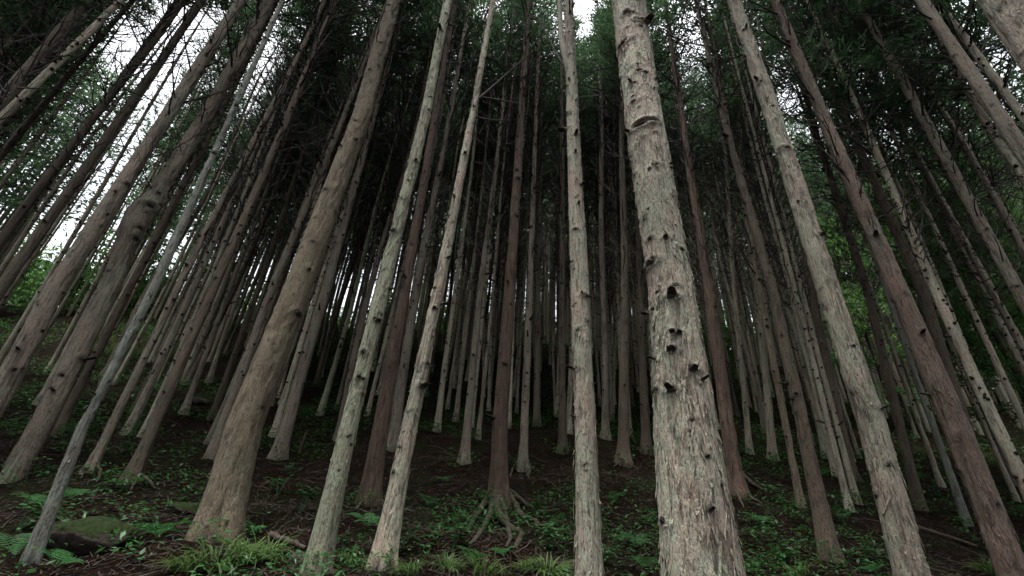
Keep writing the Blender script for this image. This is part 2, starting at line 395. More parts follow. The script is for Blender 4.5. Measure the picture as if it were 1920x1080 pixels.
def stub_mesh(name, seed, mat_bark):
    g = np.random.default_rng(seed); k = 9; mb = MB(); rings = []
    th = np.arange(k) * 2 * math.pi / k
    for (rr, h) in ((1.35, -0.5), (1.05, 0.28), (0.72, 0.55 + 0.3 * g.random()), (0.45, 0.42), (0.18, 0.1)):
        j = 1 + g.normal(0, 0.10, k)
        rings.append(np.stack([np.cos(th) * rr * j * 1.2, np.sin(th) * rr * j * 0.9, np.full(k, h) + g.normal(0, 0.09, k) * (h > 0.2)], 1))
    v = np.concatenate(rings)
    for a in range(4):
        f = [(a * k + i, a * k + (i + 1) % k, (a + 1) * k + (i + 1) % k, (a + 1) * k + i) for i in range(k)]
        if a == 0: mb.add(v, f, 0)
        else:
            mb.f.setdefault(4, []).append((np.array(f), 1))
    mb.f.setdefault(3, []).append((np.array([(4 * k, 4 * k + i, 4 * k + i + 1) for i in range(1, k - 1)]), 1))
    return mb.mesh(name, [mat_bark, M_STUB], True)

STUBS = {b: [stub_mesh('branch_stub_%s' % b, 40 + i, BARK[b]) for i in range(3)] for b in BARK}

def knots_mesh(name, bk, rb, cx, cy, z0, z1, count, seed):
    """many short snapped stubs round a trunk too far away to pick them apart"""
    g = np.random.default_rng(seed + 300); mb = MB(); k = 5; th = np.arange(k) * 2 * math.pi / k
    for _ in range(count):
        z = g.uniform(z0, z1); t = g.uniform(0, 2 * math.pi); r = float(rb(np.array([z]))[0]); s = g.uniform(0.013, 0.028)
        c = np.array([float(cx(np.array([z]))[0]) + math.cos(t) * r * 0.96, float(cy(np.array([z]))[0]) + math.sin(t) * r * 0.96, z])
        nrm = np.array([math.cos(t), math.sin(t), 0.35]); u = np.array([-math.sin(t), math.cos(t), 0]); w = np.cross(nrm, u)
        L = g.uniform(0.012, 0.05) if g.random() < 0.92 else g.uniform(0.08, 0.2)
        a = c + s * (np.cos(th)[:, None] * u * 1.25 + np.sin(th)[:, None] * w); b = c + nrm * L + 0.55 * s * (np.cos(th)[:, None] * u + np.sin(th)[:, None] * w)
        f = [(i, (i + 1) % k, k + (i + 1) % k, k + i) for i in range(k)]
        mb.add(np.concatenate([a, b]), f)
        mb.f.setdefault(5, []).append((np.array([[k + i for i in range(k)]]) + mb.n - 2 * k, 0))
    return mb.mesh(name, [M_STUB], False)

def branch_path(g, z, az, L, el0, curve, n=6):
    s = np.linspace(0, 1, n)
    el = el0 + curve * s
    step = L / (n - 1)
    dh = np.cumsum(np.concatenate([[0], np.cos(el[1:]) * step])); dv = np.cumsum(np.concatenate([[0], np.sin(el[1:]) * step]))
    az = az + np.cumsum(g.normal(0, 0.05, n))
    p = np.stack([np.cos(az) * dh, np.sin(az) * dh, z + dv], 1)
    return p

def make_branches(name, seed, z0, z1, count, H, lmin, lmax):
    """dead, upswept side branches with twigs, from below the crown into it"""
    g = np.random.default_rng(seed); mb = MB()
    for b in range(count):
        z = z0 + (z1 - z0) * (b + g.random()) / count; u = (z - z0) / (z1 - z0)
        az = g.uniform(0, 2 * math.pi); L = g.uniform(lmin, lmax) * (0.45 + 0.75 * u) * (0.5 if g.random() < 0.3 else 1)
        el0 = g.normal(0.45, 0.28); p = branch_path(g, z, az, L, el0, g.normal(0.55, 0.3))
        r0 = 0.007 + 0.009 * L * g.uniform(0.5, 1.1)
        mb.tube(p, np.linspace(r0, r0 * 0.25, len(p)), 4)
        for q in range(int(g.integers(1, 5))):
            i = int(g.integers(1, 5)); base = p[i]; l2 = L * g.uniform(0.15, 0.5)
            d = p[i] - p[i - 1]; d = d / np.linalg.norm(d) + g.normal(0, 0.5, 3) + [0, 0, 0.25]; d /= np.linalg.norm(d)
            e = g.normal(0, 0.18, 3) + [0, 0, 0.25]
            pp = np.array([base, base + d * l2 * 0.5 + e * l2 * 0.1, base + d * l2 + e * l2 * 0.45])
            mb.tube(pp, [r0 * 0.5, r0 * 0.35, r0 * 0.16], 3)
    return mb.mesh(name, [M_TWIG], True)

def add_sprays(pos, dirs, g, leaf_len, leaf_w, per, flat=0.5):
    """tufts of narrow blades at many points: triangles (N*per*3,3)"""
    n = len(pos)
    d = np.repeat(dirs, per, 0); b = np.repeat(pos, per, 0)
    d = d + g.normal(0, 0.62, d.shape) * [1, 1, flat]; d /= np.linalg.norm(d, axis=1)[:, None] + 1e-9
    L = leaf_len * g.uniform(0.6, 1.35, (len(d), 1)); w = leaf_w * g.uniform(0.6, 1.4, (len(d), 1))
    b = b + g.normal(0, leaf_len * 0.45, b.shape)
    side = np.cross(d, g.normal(0, 1, d.shape)); side /= np.linalg.norm(side, axis=1)[:, None] + 1e-9
    v = np.stack([b - side * w * 0.5, b + side * w * 0.5, b + d * L], 1).reshape(-1, 3)
    f = np.arange(len(v)).reshape(-1, 3)
    return v, f

def make_crown(name, seed, z0, z1, rad, nb, mat, per=13, leaf=0.15, lw=0.045, droop=0.0):
    g = np.random.default_rng(seed); mb = MB(); P = []; D = []
    for b in range(nb):
        u = (b + g.random()) / nb; z = z0 + (z1 - z0) * u
        prof = (0.75 + 0.25 * min(u / 0.2, 1)) * (1 - 0.85 * max(0, (u - 0.15) / 0.85) ** 1.25)
        L = rad * prof * g.uniform(0.55, 1.15); az = g.uniform(0, 2 * math.pi)
        p = branch_path(g, z, az, L, g.normal(0.15 - droop, 0.22), g.normal(0.55, 0.25), 7)
        mb.tube(p, np.linspace(0.012 + 0.008 * L, 0.004, 7), 3, 1)
        m = int(10 + 12 * L)
        s = np.sqrt(g.uniform(0.10, 1.0, m)) * 6; i = np.clip(s.astype(int), 0, 5); f = (s - i)[:, None]
        q = p[i] * (1 - f) + p[i + 1] * f
        d = p[i + 1] - p[i]; d /= np.linalg.norm(d, axis=1)[:, None]
        q = q + g.normal(0, 1, q.shape) * (0.10 + 0.13 * L) * [1, 1, 0.55]
        P.append(q); D.append(d + np.array([0, 0, 0.15]))
    P = np.concatenate(P); D = np.concatenate(D)
    v, f = add_sprays(P, D, g, leaf, lw, per)
    mb.add(v, f, 0)
    return mb.mesh(name, [mat, M_TWIG], False)

CROWNS = [make_crown('crown_%d' % i, 100 + i, 11.2 + 0.6 * (i % 3), 17.8 + 0.4 * (i % 4), 1.3 + 0.15 * (i % 3), 36, M_NEEDLE, 4, 0.17, 0.05) for i in range(7)]
LOWC = [make_crown('low_crown_%d' % i, 170 + i, 7.4 + 0.5 * i, 17.8, 1.4, 50, M_NEEDLE, 6) for i in range(3)]
THIN = [make_crown('thin_crown_%d' % i, 150 + i, 14.0, 18.0, 0.8, 16, M_NEEDLE, 8) for i in range(2)]
BR_LOW = [make_branches('low_branches_%d' % i, 200 + i, 4.0, 12.3, 84, 18, 0.7, 2.2) for i in range(7)]
BR_FEW = [make_branches('few_branches_%d' % i, 350 + i, 4.5, 13, 16, 18, 0.5, 1.4) for i in range(2)]
BR_HIGH = [make_branches('high_branches_%d' % i, 300 + i, 7.3, 12.5, 40, 18, 0.8, 2.2) for i in range(4)]

def straight(z): return np.zeros_like(np.asarray(z, float))

# ------------------------------------------------------------------ trees placed from what the photograph shows
def plane_point(B, px, py):
    d = ray(px, py); t = (B[0] * d[0] + B[1] * d[1]) / (d[0] ** 2 + d[1] ** 2); return d * t

def radius_for(P, a, py, w, slope):
    """radius of a round stem through P along a that shows w pixels wide, square to itself, at picture row py"""
    wh = w * math.sqrt(1 + slope * slope) / FOC; a = a / np.linalg.norm(a)
    n0 = np.cross(P, a); n0 /= np.linalg.norm(n0); C = P - a * (P @ a); D = np.linalg.norm(C); u = C / D
    Y = (540 - py) / FOC
    def width(al):
        X = [-((CF + CU * Y) @ n) / (CR @ n) for n in (n0 * math.cos(al) + u * math.sin(al), n0 * math.cos(al) - u * math.sin(al))]
        return abs(X[0] - X[1])
    al = 0.02
    for _ in range(5): al *= wh / width(al)
    return D * math.sin(al) - 0.003

tree_spots = []     # (x, y) of every tree
named = []          # (pixel x at ground, short name) of labelled near trees
def hero(label, p1, w1, p2, w2, bk, t=None, mids=(), level=1, group='near cedars', flare=0.3, H=None, seed=0, short=None, stub_n=48, cat='tree', flakes=300, zclear=None, burls=()):
    tg = hit_ground(*p1)
    tt = t if t is not None else tg
    if t is not None: tt = min(t, tg)
    P1 = ray(*p1) * tt
    P2 = plane_point(P1, *p2)
    ax = (P2 - P1) / np.linalg.norm(P2 - P1)
    # follow the axis down to the ground
    s = 0.0; Q = P1.copy()
    for _ in range(400):
        if Q[2] <= gz(Q[0], Q[1]): break
        Q = Q - ax * 0.02
    B = Q; B[2] = gz(B[0], B[1])
    axv = Vector(ax); rot = Vector((0, 0, 1)).rotation_difference(axv)
    inv = rot.to_matrix().inverted()
    def loc(P): return np.array(inv @ Vector(P - B))
    l1, l2 = loc(P1), loc(P2)
    slope = (p2[0] - p1[0]) / (p2[1] - p1[1])
    r1 = radius_for(P1, ax, p1[1], w1, slope); r2 = radius_for(P2, ax, p2[1], w2, slope)
    r2 = min(r2, r1 * 0.97)
    H = H or 17.5 + 2.2 * random.random()
    z1, z2 = max(l1[2], 0.0), l2[2]
    kk = [(z1, r1)]
    for m in mids:
        if len(m) > 2:
            Pm = plane_point(P1, m[0], m[1]); kk.append((loc(Pm)[2], radius_for(Pm, ax, m[1], m[2], slope)))
    kk.append((z2, r2)); kk = [k for k in sorted(kk) if k[0] <= 11.0]
    zz = np.array([-1.0] + [k[0] for k in kk] + [max(12.0, kk[-1][0] + 1.0), H])
    rr = np.array([kk[0][1] * 1.04] + [k[1] for k in kk] + [min(kk[-1][1] * 0.8, 0.13), 0.012]); rr = rr if burls else np.minimum.accumulate(rr)
    rb = lambda z: np.interp(z, zz, rr)
    pts = [l1] + [loc(plane_point(P1, m[0], m[1])) for m in mids] + [l2]
    pts = sorted(pts, key=lambda p: p[2])
    zk = np.array([p[2] for p in pts]); xk = np.array([p[0] for p in pts]); yk = np.array([p[1] for p in pts])
    if mids:
        cx = lambda z: np.interp(z, zk, xk); cy = lambda z: np.interp(z, zk, yk)
    else:
        k = 0.03 * math.sin(seed * 2.3); cx = lambda z: k * np.sin(np.asarray(z) * 0.7 + seed) - k * math.sin(seed); cy = straight
    e = link('conifer_tree', None, loc=B, label=label, cat=cat, group=group); e.empty_display_size = 0.3
    e.rotation_mode = 'QUATERNION'; e.rotation_quaternion = rot
    tree_spots.append((B[0], B[1]))
    if short: named.append((project(B)[0], short))
    g = np.random.default_rng(seed + 5000)
    d0 = float(np.hypot(B[0], B[1]))
    ztop = zclear or min(11, max(5.0, d0 * 1.75 + 1.0))
    # direction towards the camera in the tree's frame
    cdir = loc(np.zeros(3)); tc = math.atan2(cdir[1], cdir[0])
    kn = []
    if level == 0:
        rz = float(rb(np.array([2.0]))[0])
        for i in range(stub_n):
            kz = 0.7 + (ztop - 0.7) * (i + g.random()) / stub_n
            kt = tc + (g.uniform(-1.45, 1.45) if g.random() < 0.78 else g.uniform(0, 6.28))
            kr = (0.007 + 0.019 * g.random() ** 1.5) * (0.6 + rz * 3.0) * (1.7 if g.random() < 0.22 else 1.0); kn.append((kz, kt, kr))
            if g.random() < 0.3: kn.append((kz + g.normal(0, 0.03), kt + g.choice([-1, 1]) * g.uniform(1.6, 2.6) * kr / max(float(rb(np.array([kz]))[0]), 0.03), kr * 0.8))
        for (bx, by, bs) in burls:
            q = loc(plane_point(P1, bx, by)); c0 = np.array([float(cx(np.array([q[2]]))[0]), float(cy(np.array([q[2]]))[0]), q[2]])
            wq = np.array(rot @ Vector(c0)) + B; pc = project(wq); hw = float(rb(np.array([q[2]]))[0]) * FOC / pc[2]
            kn.append((q[2], tc + math.asin(max(-0.9, min(0.9, (bx - pc[0]) / hw))), bs))
        big = rz > 0.16
        ex = make_flakes(rb, cx, cy, 0.0, ztop, flakes, seed, 1.2 if big else 0.85) if flakes else None
        me = make_trunk('trunk', BARK[bk], H, rb, cx, cy, ztop, (0.016 if big else 0.02) if d0 < 4.6 else (0.03 if d0 < 6 else 0.042), 128 if big and d0 < 4.6 else (68 if d0 < 5.5 else 52), seed, 1.0 if rz > 0.1 else 0.75, flare, kn, extra=ex)
        tr = link('trunk', me, e); tr['tint'] = float(g.random())
        for i, (kz, kt, kr) in enumerate(kn):
            st = link('branch_stub', STUBS[bk][i % 3], tr); st['tint'] = tr['tint']
            r = float(rb(np.array([kz]))[0])
            c = Vector((float(cx(np.array([kz]))[0]) + math.cos(kt) * (r - 0.2 * kr), float(cy(np.array([kz]))[0]) + math.sin(kt) * (r - 0.2 * kr), kz))
            nz = Vector((math.cos(kt), math.sin(kt), 0.25)).normalized(); nx = Vector((-math.sin(kt), math.cos(kt), 0)); ny = nz.cross(nx)
            sc = kr * g.uniform(0.55, 0.95); hz = sc * (1.0 if g.random() < 0.68 else g.uniform(2.0, 6.5))
            sx, sy = sc * 1.15, sc * 0.62
            st.matrix_local = Matrix(((nx.x * sx, ny.x * sy, nz.x * hz, c.x), (nx.y * sx, ny.y * sy, nz.y * hz, c.y), (nx.z * sx, ny.z * sy, nz.z * hz, c.z), (0, 0, 0, 1)))
    else:
        me = make_trunk('trunk', BARK[bk], H, rb, cx, cy, ztop, 0.06, 26, seed, 0.7, flare + 0.3)
        tr = link('trunk', me, e); tr['tint'] = float(g.random())
        link('knots', knots_mesh('knots', bk, rb, cx, cy, 1.0, ztop, 70, seed), tr, kind='stuff')
    a = g.uniform(0, 6.28)
    br = link('dead_branches', (BR_HIGH[seed % 4] if d0 < 7 else BR_LOW[seed % 7]), e, kind='stuff'); br.rotation_euler = (0, 0, a)
    if mids: br.location = (float(cx(np.array([9.0]))[0]), float(cy(np.array([9.0]))[0]), 0)
    cr = link('crown', CROWNS[seed % 7], e); cr.rotation_euler = (0, 0, a * 1.7)
    s = (H + 0.3) / 18.3; cr.scale = (s, s, s)
    return e, tr, B, rot, rb, cx, cy

def root(e, pts_world, r0, r1):
    """a surface root as a part of its tree, following the ground"""
    inv = (Matrix.Translation(e.location) @ e.rotation_quaternion.to_matrix().to_4x4()).inverted()
    P = np.array(pts_world); n = 26
    s = np.linspace(0, len(P) - 1, n); i = np.clip(s.astype(int), 0, len(P) - 2); f = s - i
    c = lambda k: P[np.clip(k, 0, len(P) - 1)]
    f = f[:, None]; a, b, c2, d2 = c(i - 1), c(i), c(i + 1), c(i + 2)
    Q = 0.5 * ((2 * b) + (-a + c2) * f + (2 * a - 5 * b + 4 * c2 - d2) * f ** 2 + (-a + 3 * b - 3 * c2 + d2) * f ** 3)
    Q = Q + (vnoise(Q * 9, 21)[:, None] - 0.5) * 0.03
    L = np.array([inv @ Vector(q) for q in Q])
    rad = 0.9 * np.linspace(r0, r1, n) * (0.8 + 0.45 * vnoise(Q * 14, 22)); rad[-1] *= 0.2
    mb = MB(); mb.tube(L, rad, 8)
    return link('root', mb.mesh('root', [M_ROOT]), e)

H0 = dict(level=0)
T = {}
def add(key, *a, **k): T[key] = hero(*a, seed=len(T) + 1, **k)

add('big', 'thickest pale cedar trunk with flaking bark, standing nearest the camera', (1318, 1085), 156, (1178, 0), 64, 'pale', t=2.6, mids=[(1284, 800, 117), (1258, 540, 84), (1206, 220, 71)], level=0, flare=0.05, short='thickest pale', stub_n=46, flakes=1900, burls=[(1232, 332, 0.022), (1262, 325, 0.018), (1250, 468, 0.018), (1276, 482, 0.023), (1236, 562, 0.017), (1228, 588, 0.021), (1262, 575, 0.027), (1230, 615, 0.015), (1262, 672, 0.026), (1298, 706, 0.028), (1262, 745, 0.027), (1300, 800, 0.018), (1296, 822, 0.017), (1192, 215, 0.026), (1200, 148, 0.015), (1230, 160, 0.015), (1185, 262, 0.017), (1180, 80, 0.015), (1330, 960, 0.015), (1212, 420, 0.017)])
add('brown', 'broad brown cedar with fine ridged bark rising out of a grass tuft', (405, 1008), 84, (738, 0), 31, 'brown', mids=[(458, 800, 69), (558, 540, 52), (677, 220, 34)], level=0, flare=0.36, short='broad brown', stub_n=40, flakes=160)
add('lichen', 'slim lichen-green cedar trunk with a brown rock at its foot', (590, 1078), 47, (840, 0), 17, 'lichen', mids=[(654, 800, 32), (718, 540, 27), (797, 220, 19)], level=0, flare=0.38, short='lichen-green', flakes=700)
add('pink', 'slim pinkish-grey cedar beside a fern, rooted at the lower edge', (716, 1062), 40, (925, 0), 11, 'pale', mids=[(768, 800, 29), (823, 540, 23), (885, 220, 13)], level=0, flare=0.5, short='pinkish-grey', flakes=600)
add('rooted', 'red-brown shaggy cedar standing on a spread of bare twisting roots', (935, 945), 34, (985, 100), 11, 'red', mids=[(937, 800, 29), (956, 540, 22), (977, 220, 13)], level=0, flare=0.65, short='bare-rooted', stub_n=40, flakes=420)
add('fork', 'straight pale cedar whose stem forks high up near the top', (1104, 1085), 54, (1068, 60), 20, 'pale', t=3.6, mids=[(1097, 800, 41), (1087, 540, 36), (1074, 220, 23)], level=0, flare=0.1, short='forked', stub_n=64, flakes=900)
add('peel', 'pale cedar with peeling bark leaning away on the slope, beside red-barked one', (1711, 1085), 68, (1376, 0), 27, 'pale', t=3.9, mids=[(1636, 800, 53), (1552, 540, 49), (1450, 220, 33)], level=0, flare=0.1, short='peeling pale', stub_n=40, flakes=1300)
add('redstrip', 'reddish cedar hung with long loose bark strips near the lower corner', (1905, 1085), 60, (1465, 30), 22, 'rose', t=4.4, mids=[(1793, 800, 51), (1682, 540, 38), (1544, 220, 25)], level=0, flare=0.15, short='reddish strip-barked', stub_n=40, flakes=1000)
add('kink', 'grey cedar with a swollen kink and dark wound halfway up', (20, 900), 48, (508, 0), 25, 'grey', t=5.2, mids=[(75, 800, 46), (206, 540, 42), (236, 462, 42), (247, 430, 50), (262, 402, 55), (291, 372, 43), (307, 342, 34), (384, 220, 28)], burls=[(276, 392, 0.06), (258, 432, 0.035), (250, 452, 0.045), (294, 368, 0.03)], level=0, flare=0.1, short='kinked', flakes=380)
add('greyleft', 'straight grey cedar rising just beside the kinked trunk', (0, 742), 46, (447, 8), 21, 'grey', t=5.2, mids=[(104, 540, 42), (312, 220, 28)], level=0, flare=0.15, short='straight grey', flakes=260)
add('sapling', 'slender bluish-green cedar whose foot stands beside the big mossy boulder', (55, 1058), 28, (530, 0), 10, 'blue', mids=[(155, 800, 22), (289, 540, 22), (432, 220, 13)], level=0, flare=0.45, short='slender bluish', flakes=120)
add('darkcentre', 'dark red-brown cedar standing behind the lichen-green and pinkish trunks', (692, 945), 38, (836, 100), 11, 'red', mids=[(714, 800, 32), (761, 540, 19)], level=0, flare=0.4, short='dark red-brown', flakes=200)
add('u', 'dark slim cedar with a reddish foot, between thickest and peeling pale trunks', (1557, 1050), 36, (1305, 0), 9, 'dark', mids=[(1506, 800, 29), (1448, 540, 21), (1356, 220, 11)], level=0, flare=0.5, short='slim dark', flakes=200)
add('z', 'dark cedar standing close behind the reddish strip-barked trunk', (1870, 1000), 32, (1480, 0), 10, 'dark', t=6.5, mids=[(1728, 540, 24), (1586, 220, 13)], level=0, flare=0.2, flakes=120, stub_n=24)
add('corner1', 'grey cedar crossing the upper corner below the sky gap', (1925, 295), 36, (1728, 0), 25, 'grey', t=5.2, level=0, flare=0.1, flakes=120, stub_n=26)
add('corner2', 'thick cedar trunk cut off by the upper corner of the picture', (1975, 140), 92, (1866, -20), 78, 'grey', t=3.4, level=0, flare=0.1, flakes=300, stub_n=26)
add('t18', 'slim grey cedar between the strip-barked trunk and the corner trunk', (1905, 540), 28, (1608, 0), 16, 'grey', t=6.4, mids=[(1731, 220, 23)], level=0, flare=0.2, flakes=120, stub_n=26)
add('t1', 'outermost grey cedar slanting across the upper corner beside the big sky gap', (0, 195), 32, (165, 0), 27, 'grey', t=7.4, level=0, flare=0.2, flakes=100, stub_n=26)
add('t4', 'slim grey cedar crossing the big sky gap beside the straight grey trunk', (10, 530), 27, (380, 0), 15, 'grey', t=7.2, level=0, flare=0.2, flakes=100, stub_n=24)
add('t3', 'thin grey cedar slanting across the big bright sky gap', (0, 475), 20, (295, 55), 14, 'grey', t=8.2, flare=0.2)
add('t2', 'thin dark cedar slanting below the outermost corner trunk', (0, 290), 16, (222, 30), 12, 'dark', t=9, flare=0.2)
add('t8', 'thin dark cedar squeezed between the kinked trunk and the slender bluish one', (250, 530), 16, (470, 100), 12, 'dark', t=8.3, flare=0.2)
add('a', 'dark-footed cedar with splayed roots uphill of the mossy boulder', (245, 903), 26, (400, 540), 19, 'dark', flare=0.5, short='splayed-root')
add('b', 'slim grey cedar just uphill of the slender bluish trunk', (166, 886), 19, (340, 540), 14, 'grey', flare=0.35)
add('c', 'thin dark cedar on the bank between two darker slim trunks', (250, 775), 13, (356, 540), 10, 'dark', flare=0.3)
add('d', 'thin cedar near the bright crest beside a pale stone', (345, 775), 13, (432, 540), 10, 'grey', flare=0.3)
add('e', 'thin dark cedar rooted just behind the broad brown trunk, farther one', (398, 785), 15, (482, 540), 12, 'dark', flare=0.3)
add('f', 'thin grey cedar half hidden against the broad brown trunk', (395, 858), 19, (638, 235), 10, 'grey', mids=[(510, 540, 17)], flare=0.3)
add('g', 'grey-brown cedar standing alone between the broad brown and lichen-green trunks', (520, 860), 25, (706, 200), 10, 'grey', mids=[(612, 540, 18)], flare=0.35, short='lone grey-brown')
add('j', 'grey cedar just behind the pinkish-grey trunk', (735, 840), 21, (838, 250), 11, 'grey', mids=[(780, 540, 17)], flare=0.35)
add('k', 'grey slim cedar between the pinkish-grey and bare-rooted trunks', (870, 868), 18, (932, 300), 8, 'grey', mids=[(901, 540, 12)], flare=0.4)
add('l', 'grey slim cedar on pale exposed roots behind the bare-rooted one', (980, 880), 17, (1000, 350), 9, 'grey', mids=[(994, 540, 12)], flare=0.45)
add('m', 'thin grey cedar midway between the bare-rooted and forked trunks', (1006, 800), 13, (1012, 450), 10, 'grey', flare=0.3)
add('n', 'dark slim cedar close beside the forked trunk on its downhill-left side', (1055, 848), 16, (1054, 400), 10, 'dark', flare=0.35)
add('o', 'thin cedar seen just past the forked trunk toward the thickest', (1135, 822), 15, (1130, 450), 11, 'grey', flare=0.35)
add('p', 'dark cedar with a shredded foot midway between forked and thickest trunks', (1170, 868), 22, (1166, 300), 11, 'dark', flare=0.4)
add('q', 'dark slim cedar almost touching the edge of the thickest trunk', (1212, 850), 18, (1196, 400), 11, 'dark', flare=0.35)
add('r', 'dark cedar on a pale flared root beside the foot of the thickest trunk', (1382, 925), 30, (1285, 260), 13, 'red', mids=[(1329, 540, 21)], flare=0.6, short='flared-root', level=0, stub_n=24, flakes=200)
add('s', 'thin light cedar first behind the flared-root trunk', (1405, 850), 13, (1380, 540), 10, 'pale', flare=0.3)
add('t', 'slim pale-sided cedar second behind the flared-root trunk', (1450, 862), 17, (1416, 540), 13, 'pale', flare=0.3)
add('v', 'thin brown pole-like cedar just before the slim dark trunk', (1502, 950), 15, (1424, 540), 13, 'brown', flare=0.2)
add('w', 'thin bright cedar pole just behind the slim dark trunk', (1567, 892), 11, (1490, 590), 9, 'pale', flare=0.2)
add('x', 'dark slim cedar between the slim dark and peeling pale trunks', (1600, 900), 20, (1525, 540), 15, 'dark', flare=0.3)
add('y', 'dark slim cedar just past the peeling pale trunk', (1725, 955), 22, (1530, 250), 12, 'dark', mids=[(1625, 540)], flare=0.3)
add('bb', 'bluish thin cedar between the peeling pale and reddish strip-barked trunks', (1815, 985), 16, (1704, 665), 12, 'blue', flare=0.2)
add('bc', 'thin pale cedar pole standing in the green gap past the peeling trunk', (1766, 912), 11, (1690, 705), 9, 'pale', flare=0.2)
add('aa', 'thin light-streaked cedar in front of the bright green foliage', (1920, 690), 16, (1676, 220), 10, 'pale', t=9.5, flare=0.2)

# roots of the bare-rooted tree and a few others
e = T['rooted'][0]
for poly, a, b in (([(945, 930), (960, 950), (975, 972), (1000, 979), (1015, 990)], 0.055, 0.02),
                   ([(932, 940), (930, 968), (945, 990), (965, 1000), (978, 1003), (966, 1032)], 0.06, 0.028),
                   ([(938, 955), (948, 985), (955, 1010), (950, 1030)], 0.035, 0.018),
                   ([(922, 935), (908, 957), (884, 985), (876, 1002)], 0.05, 0.016),
                   ([(925, 950), (917, 980), (897, 1008), (880, 1026)], 0.045, 0.016),
                   ([(918, 945), (895, 968), (868, 992), (858, 1010)], 0.03, 0.012),
                   ([(950, 935), (975, 950), (1010, 962), (1050, 960)], 0.035, 0.012)):
    n = len(poly); root(e, [gp(x, y, 0.012 + 0.11 * max(0, 1 - 1.8 * i / n)) for i, (x, y) in enumerate(poly)], a, b)
for key, polys in (('a', [[(248, 888), (252, 908), (240, 925)], [(240, 890), (225, 910), (215, 920)], [(252, 893), (275, 916), (300, 920)]]),
                   ('l', [[(978, 868), (962, 885), (957, 897)], [(982, 868), (985, 885), (992, 900)], [(984, 868), (995, 882), (990, 896)]]),
                   ('r', [[(1388, 905), (1400, 930), (1428, 945)], [(1380, 908), (1385, 935), (1395, 955)], [(1392, 900), (1415, 915), (1440, 925)]]),
                   ('b', [[(166, 872), (180, 895), (184, 905)], [(164, 874), (155, 890), (150, 900)]]),
                   ('darkcentre', [[(690, 930), (675, 950), (665, 962)], [(700, 930), (712, 948), (720, 955)]]),
                   ('pink', [[(712, 1045), (705, 1062), (690, 1072)], [(724, 1045), (735, 1064), (750, 1072)]]),
                   ('p', [[(1172, 852), (1180, 872), (1192, 880)], [(1166, 852), (1160, 872), (1150, 878)]])):
    e = T[key][0]; r = {'r': 0.05, 'pink': 0.026}.get(key, 0.026)
    for poly in polys:
        n = len(poly); root(e, [gp(x, y, 0.012 + 0.11 * max(0, 1 - 1.8 * i / n)) for i, (x, y) in enumerate(poly)], r, 0.012)

# the second leader of the forked tree, and long bare limbs the photograph shows singly
def limb(key, pix, r0, r1, name='branch', bk=None, label=None):
    e, tr, B, rot = T[key][:4]
    inv = (Matrix.Translation(e.location) @ e.rotation_quaternion.to_matrix().to_4x4()).inverted()
    base = plane_point(B, *pix[0]); pts = []
    for i, q in enumerate(pix): pts.append(plane_point(B, q[0], q[1]) * (1 + (q[2] if len(q) > 2 else 0)))
    L = np.array([inv @ Vector(p) for p in pts]); n = 14
    s = np.linspace(0, len(L) - 1, n); i = np.clip(s.astype(int), 0, len(L) - 2); f = (s - i)[:, None]
    Q = L[i] * (1 - f) + L[i + 1] * f; Q[1:-1] = 0.25 * Q[:-2] + 0.5 * Q[1:-1] + 0.25 * Q[2:]
    mb = MB(); mb.tube(Q, np.linspace(r0, r1, n), 8)
    o = link(name, mb.mesh(name, [BARK[bk] if bk else M_TWIG]), e)
    if label: o['label'] = label
limb('fork', [(1073, 150), (1062, 118), (1054, 80), (1050, 40), (1050, -30), (1052, -120)], 0.055, 0.035, 'side_stem', 'pale', 'second stem splitting off at the fork')
limb('fork', [(1062, 130), (1048, 110), (1030, 75), (1008, 32)], 0.018, 0.007)
limb('pink', [(898, 185), (925, 162), (960, 130), (1000, 95)], 0.022, 0.008)
limb('pink', [(900, 182), (930, 186), (975, 195)], 0.014, 0.006)
limb('pink', [(888, 218), (920, 225), (960, 226)], 0.012, 0.005)
limb('brown', [(700, 150), (690, 110), (700, 60)], 0.012, 0.005)

# ------------------------------------------------------------------ the stand behind: planted rows
VARS = []
def variant(i):
    g = np.random.default_rng(600 + i); r0 = g.uniform(0.045, 0.085); H = g.uniform(17, 19.5)
    bk = ['pale', 'grey', 'pale', 'pale', 'grey', 'pale', 'pale', 'pale', 'lichen', 'dark', 'pale', 'pale'][i]
    zz = np.array([-1, 0, 9, H]); rr = np.array([r0, r0, r0 * 0.66, 0.012]); rb = lambda z: np.interp(z, zz, rr)
    a, b, c = g.uniform(0.03, 0.13), g.uniform(0, 6), g.uniform(0.3, 0.6)
    cx = lambda z: a * (np.sin(np.asarray(z) * c + b) - math.sin(b)); cy = lambda z: a * (np.cos(np.asarray(z) * c + b) - math.cos(b))
    return dict(bk=bk, H=H, r0=r0, trunk=make_trunk('trunk_%d' % i, BARK[bk], H, rb, cx, cy, 11, 0.10, 16, 40 + i, 0.6, 0.6),
                knots=knots_mesh('knots_%d' % i, bk, rb, cx, cy, 1.0, 9.5, 90, 40 + i), br=BR_LOW[i % 7], cr=CROWNS[(i * 3) % 7])
VARS = [variant(i) for i in range(12)]

# openings in the canopy (photograph pixels: centre, radii)
GAPS = [(335, 140, 60, 60), (250, 60, 35, 35), (1440, 50, 40, 35), (1690, 300, 25, 25), (1880, 140, 25, 25), (905, 5, 40, 25), (755, 150, 15, 20)]
def in_gap(x, y, z):
    for dz in (10.8, 12.5, 14.5, 16.5):
        px, py, d = project((x, y, z + dz))
        if d > 0:
            for (a, b, c, e2) in GAPS:
                m = 0.25 * FOC / d
                if ((px - a) / (c + m * 0.55)) ** 2 + ((py - b) / (e2 + m * 0.55)) ** 2 < 1: return True
    return False

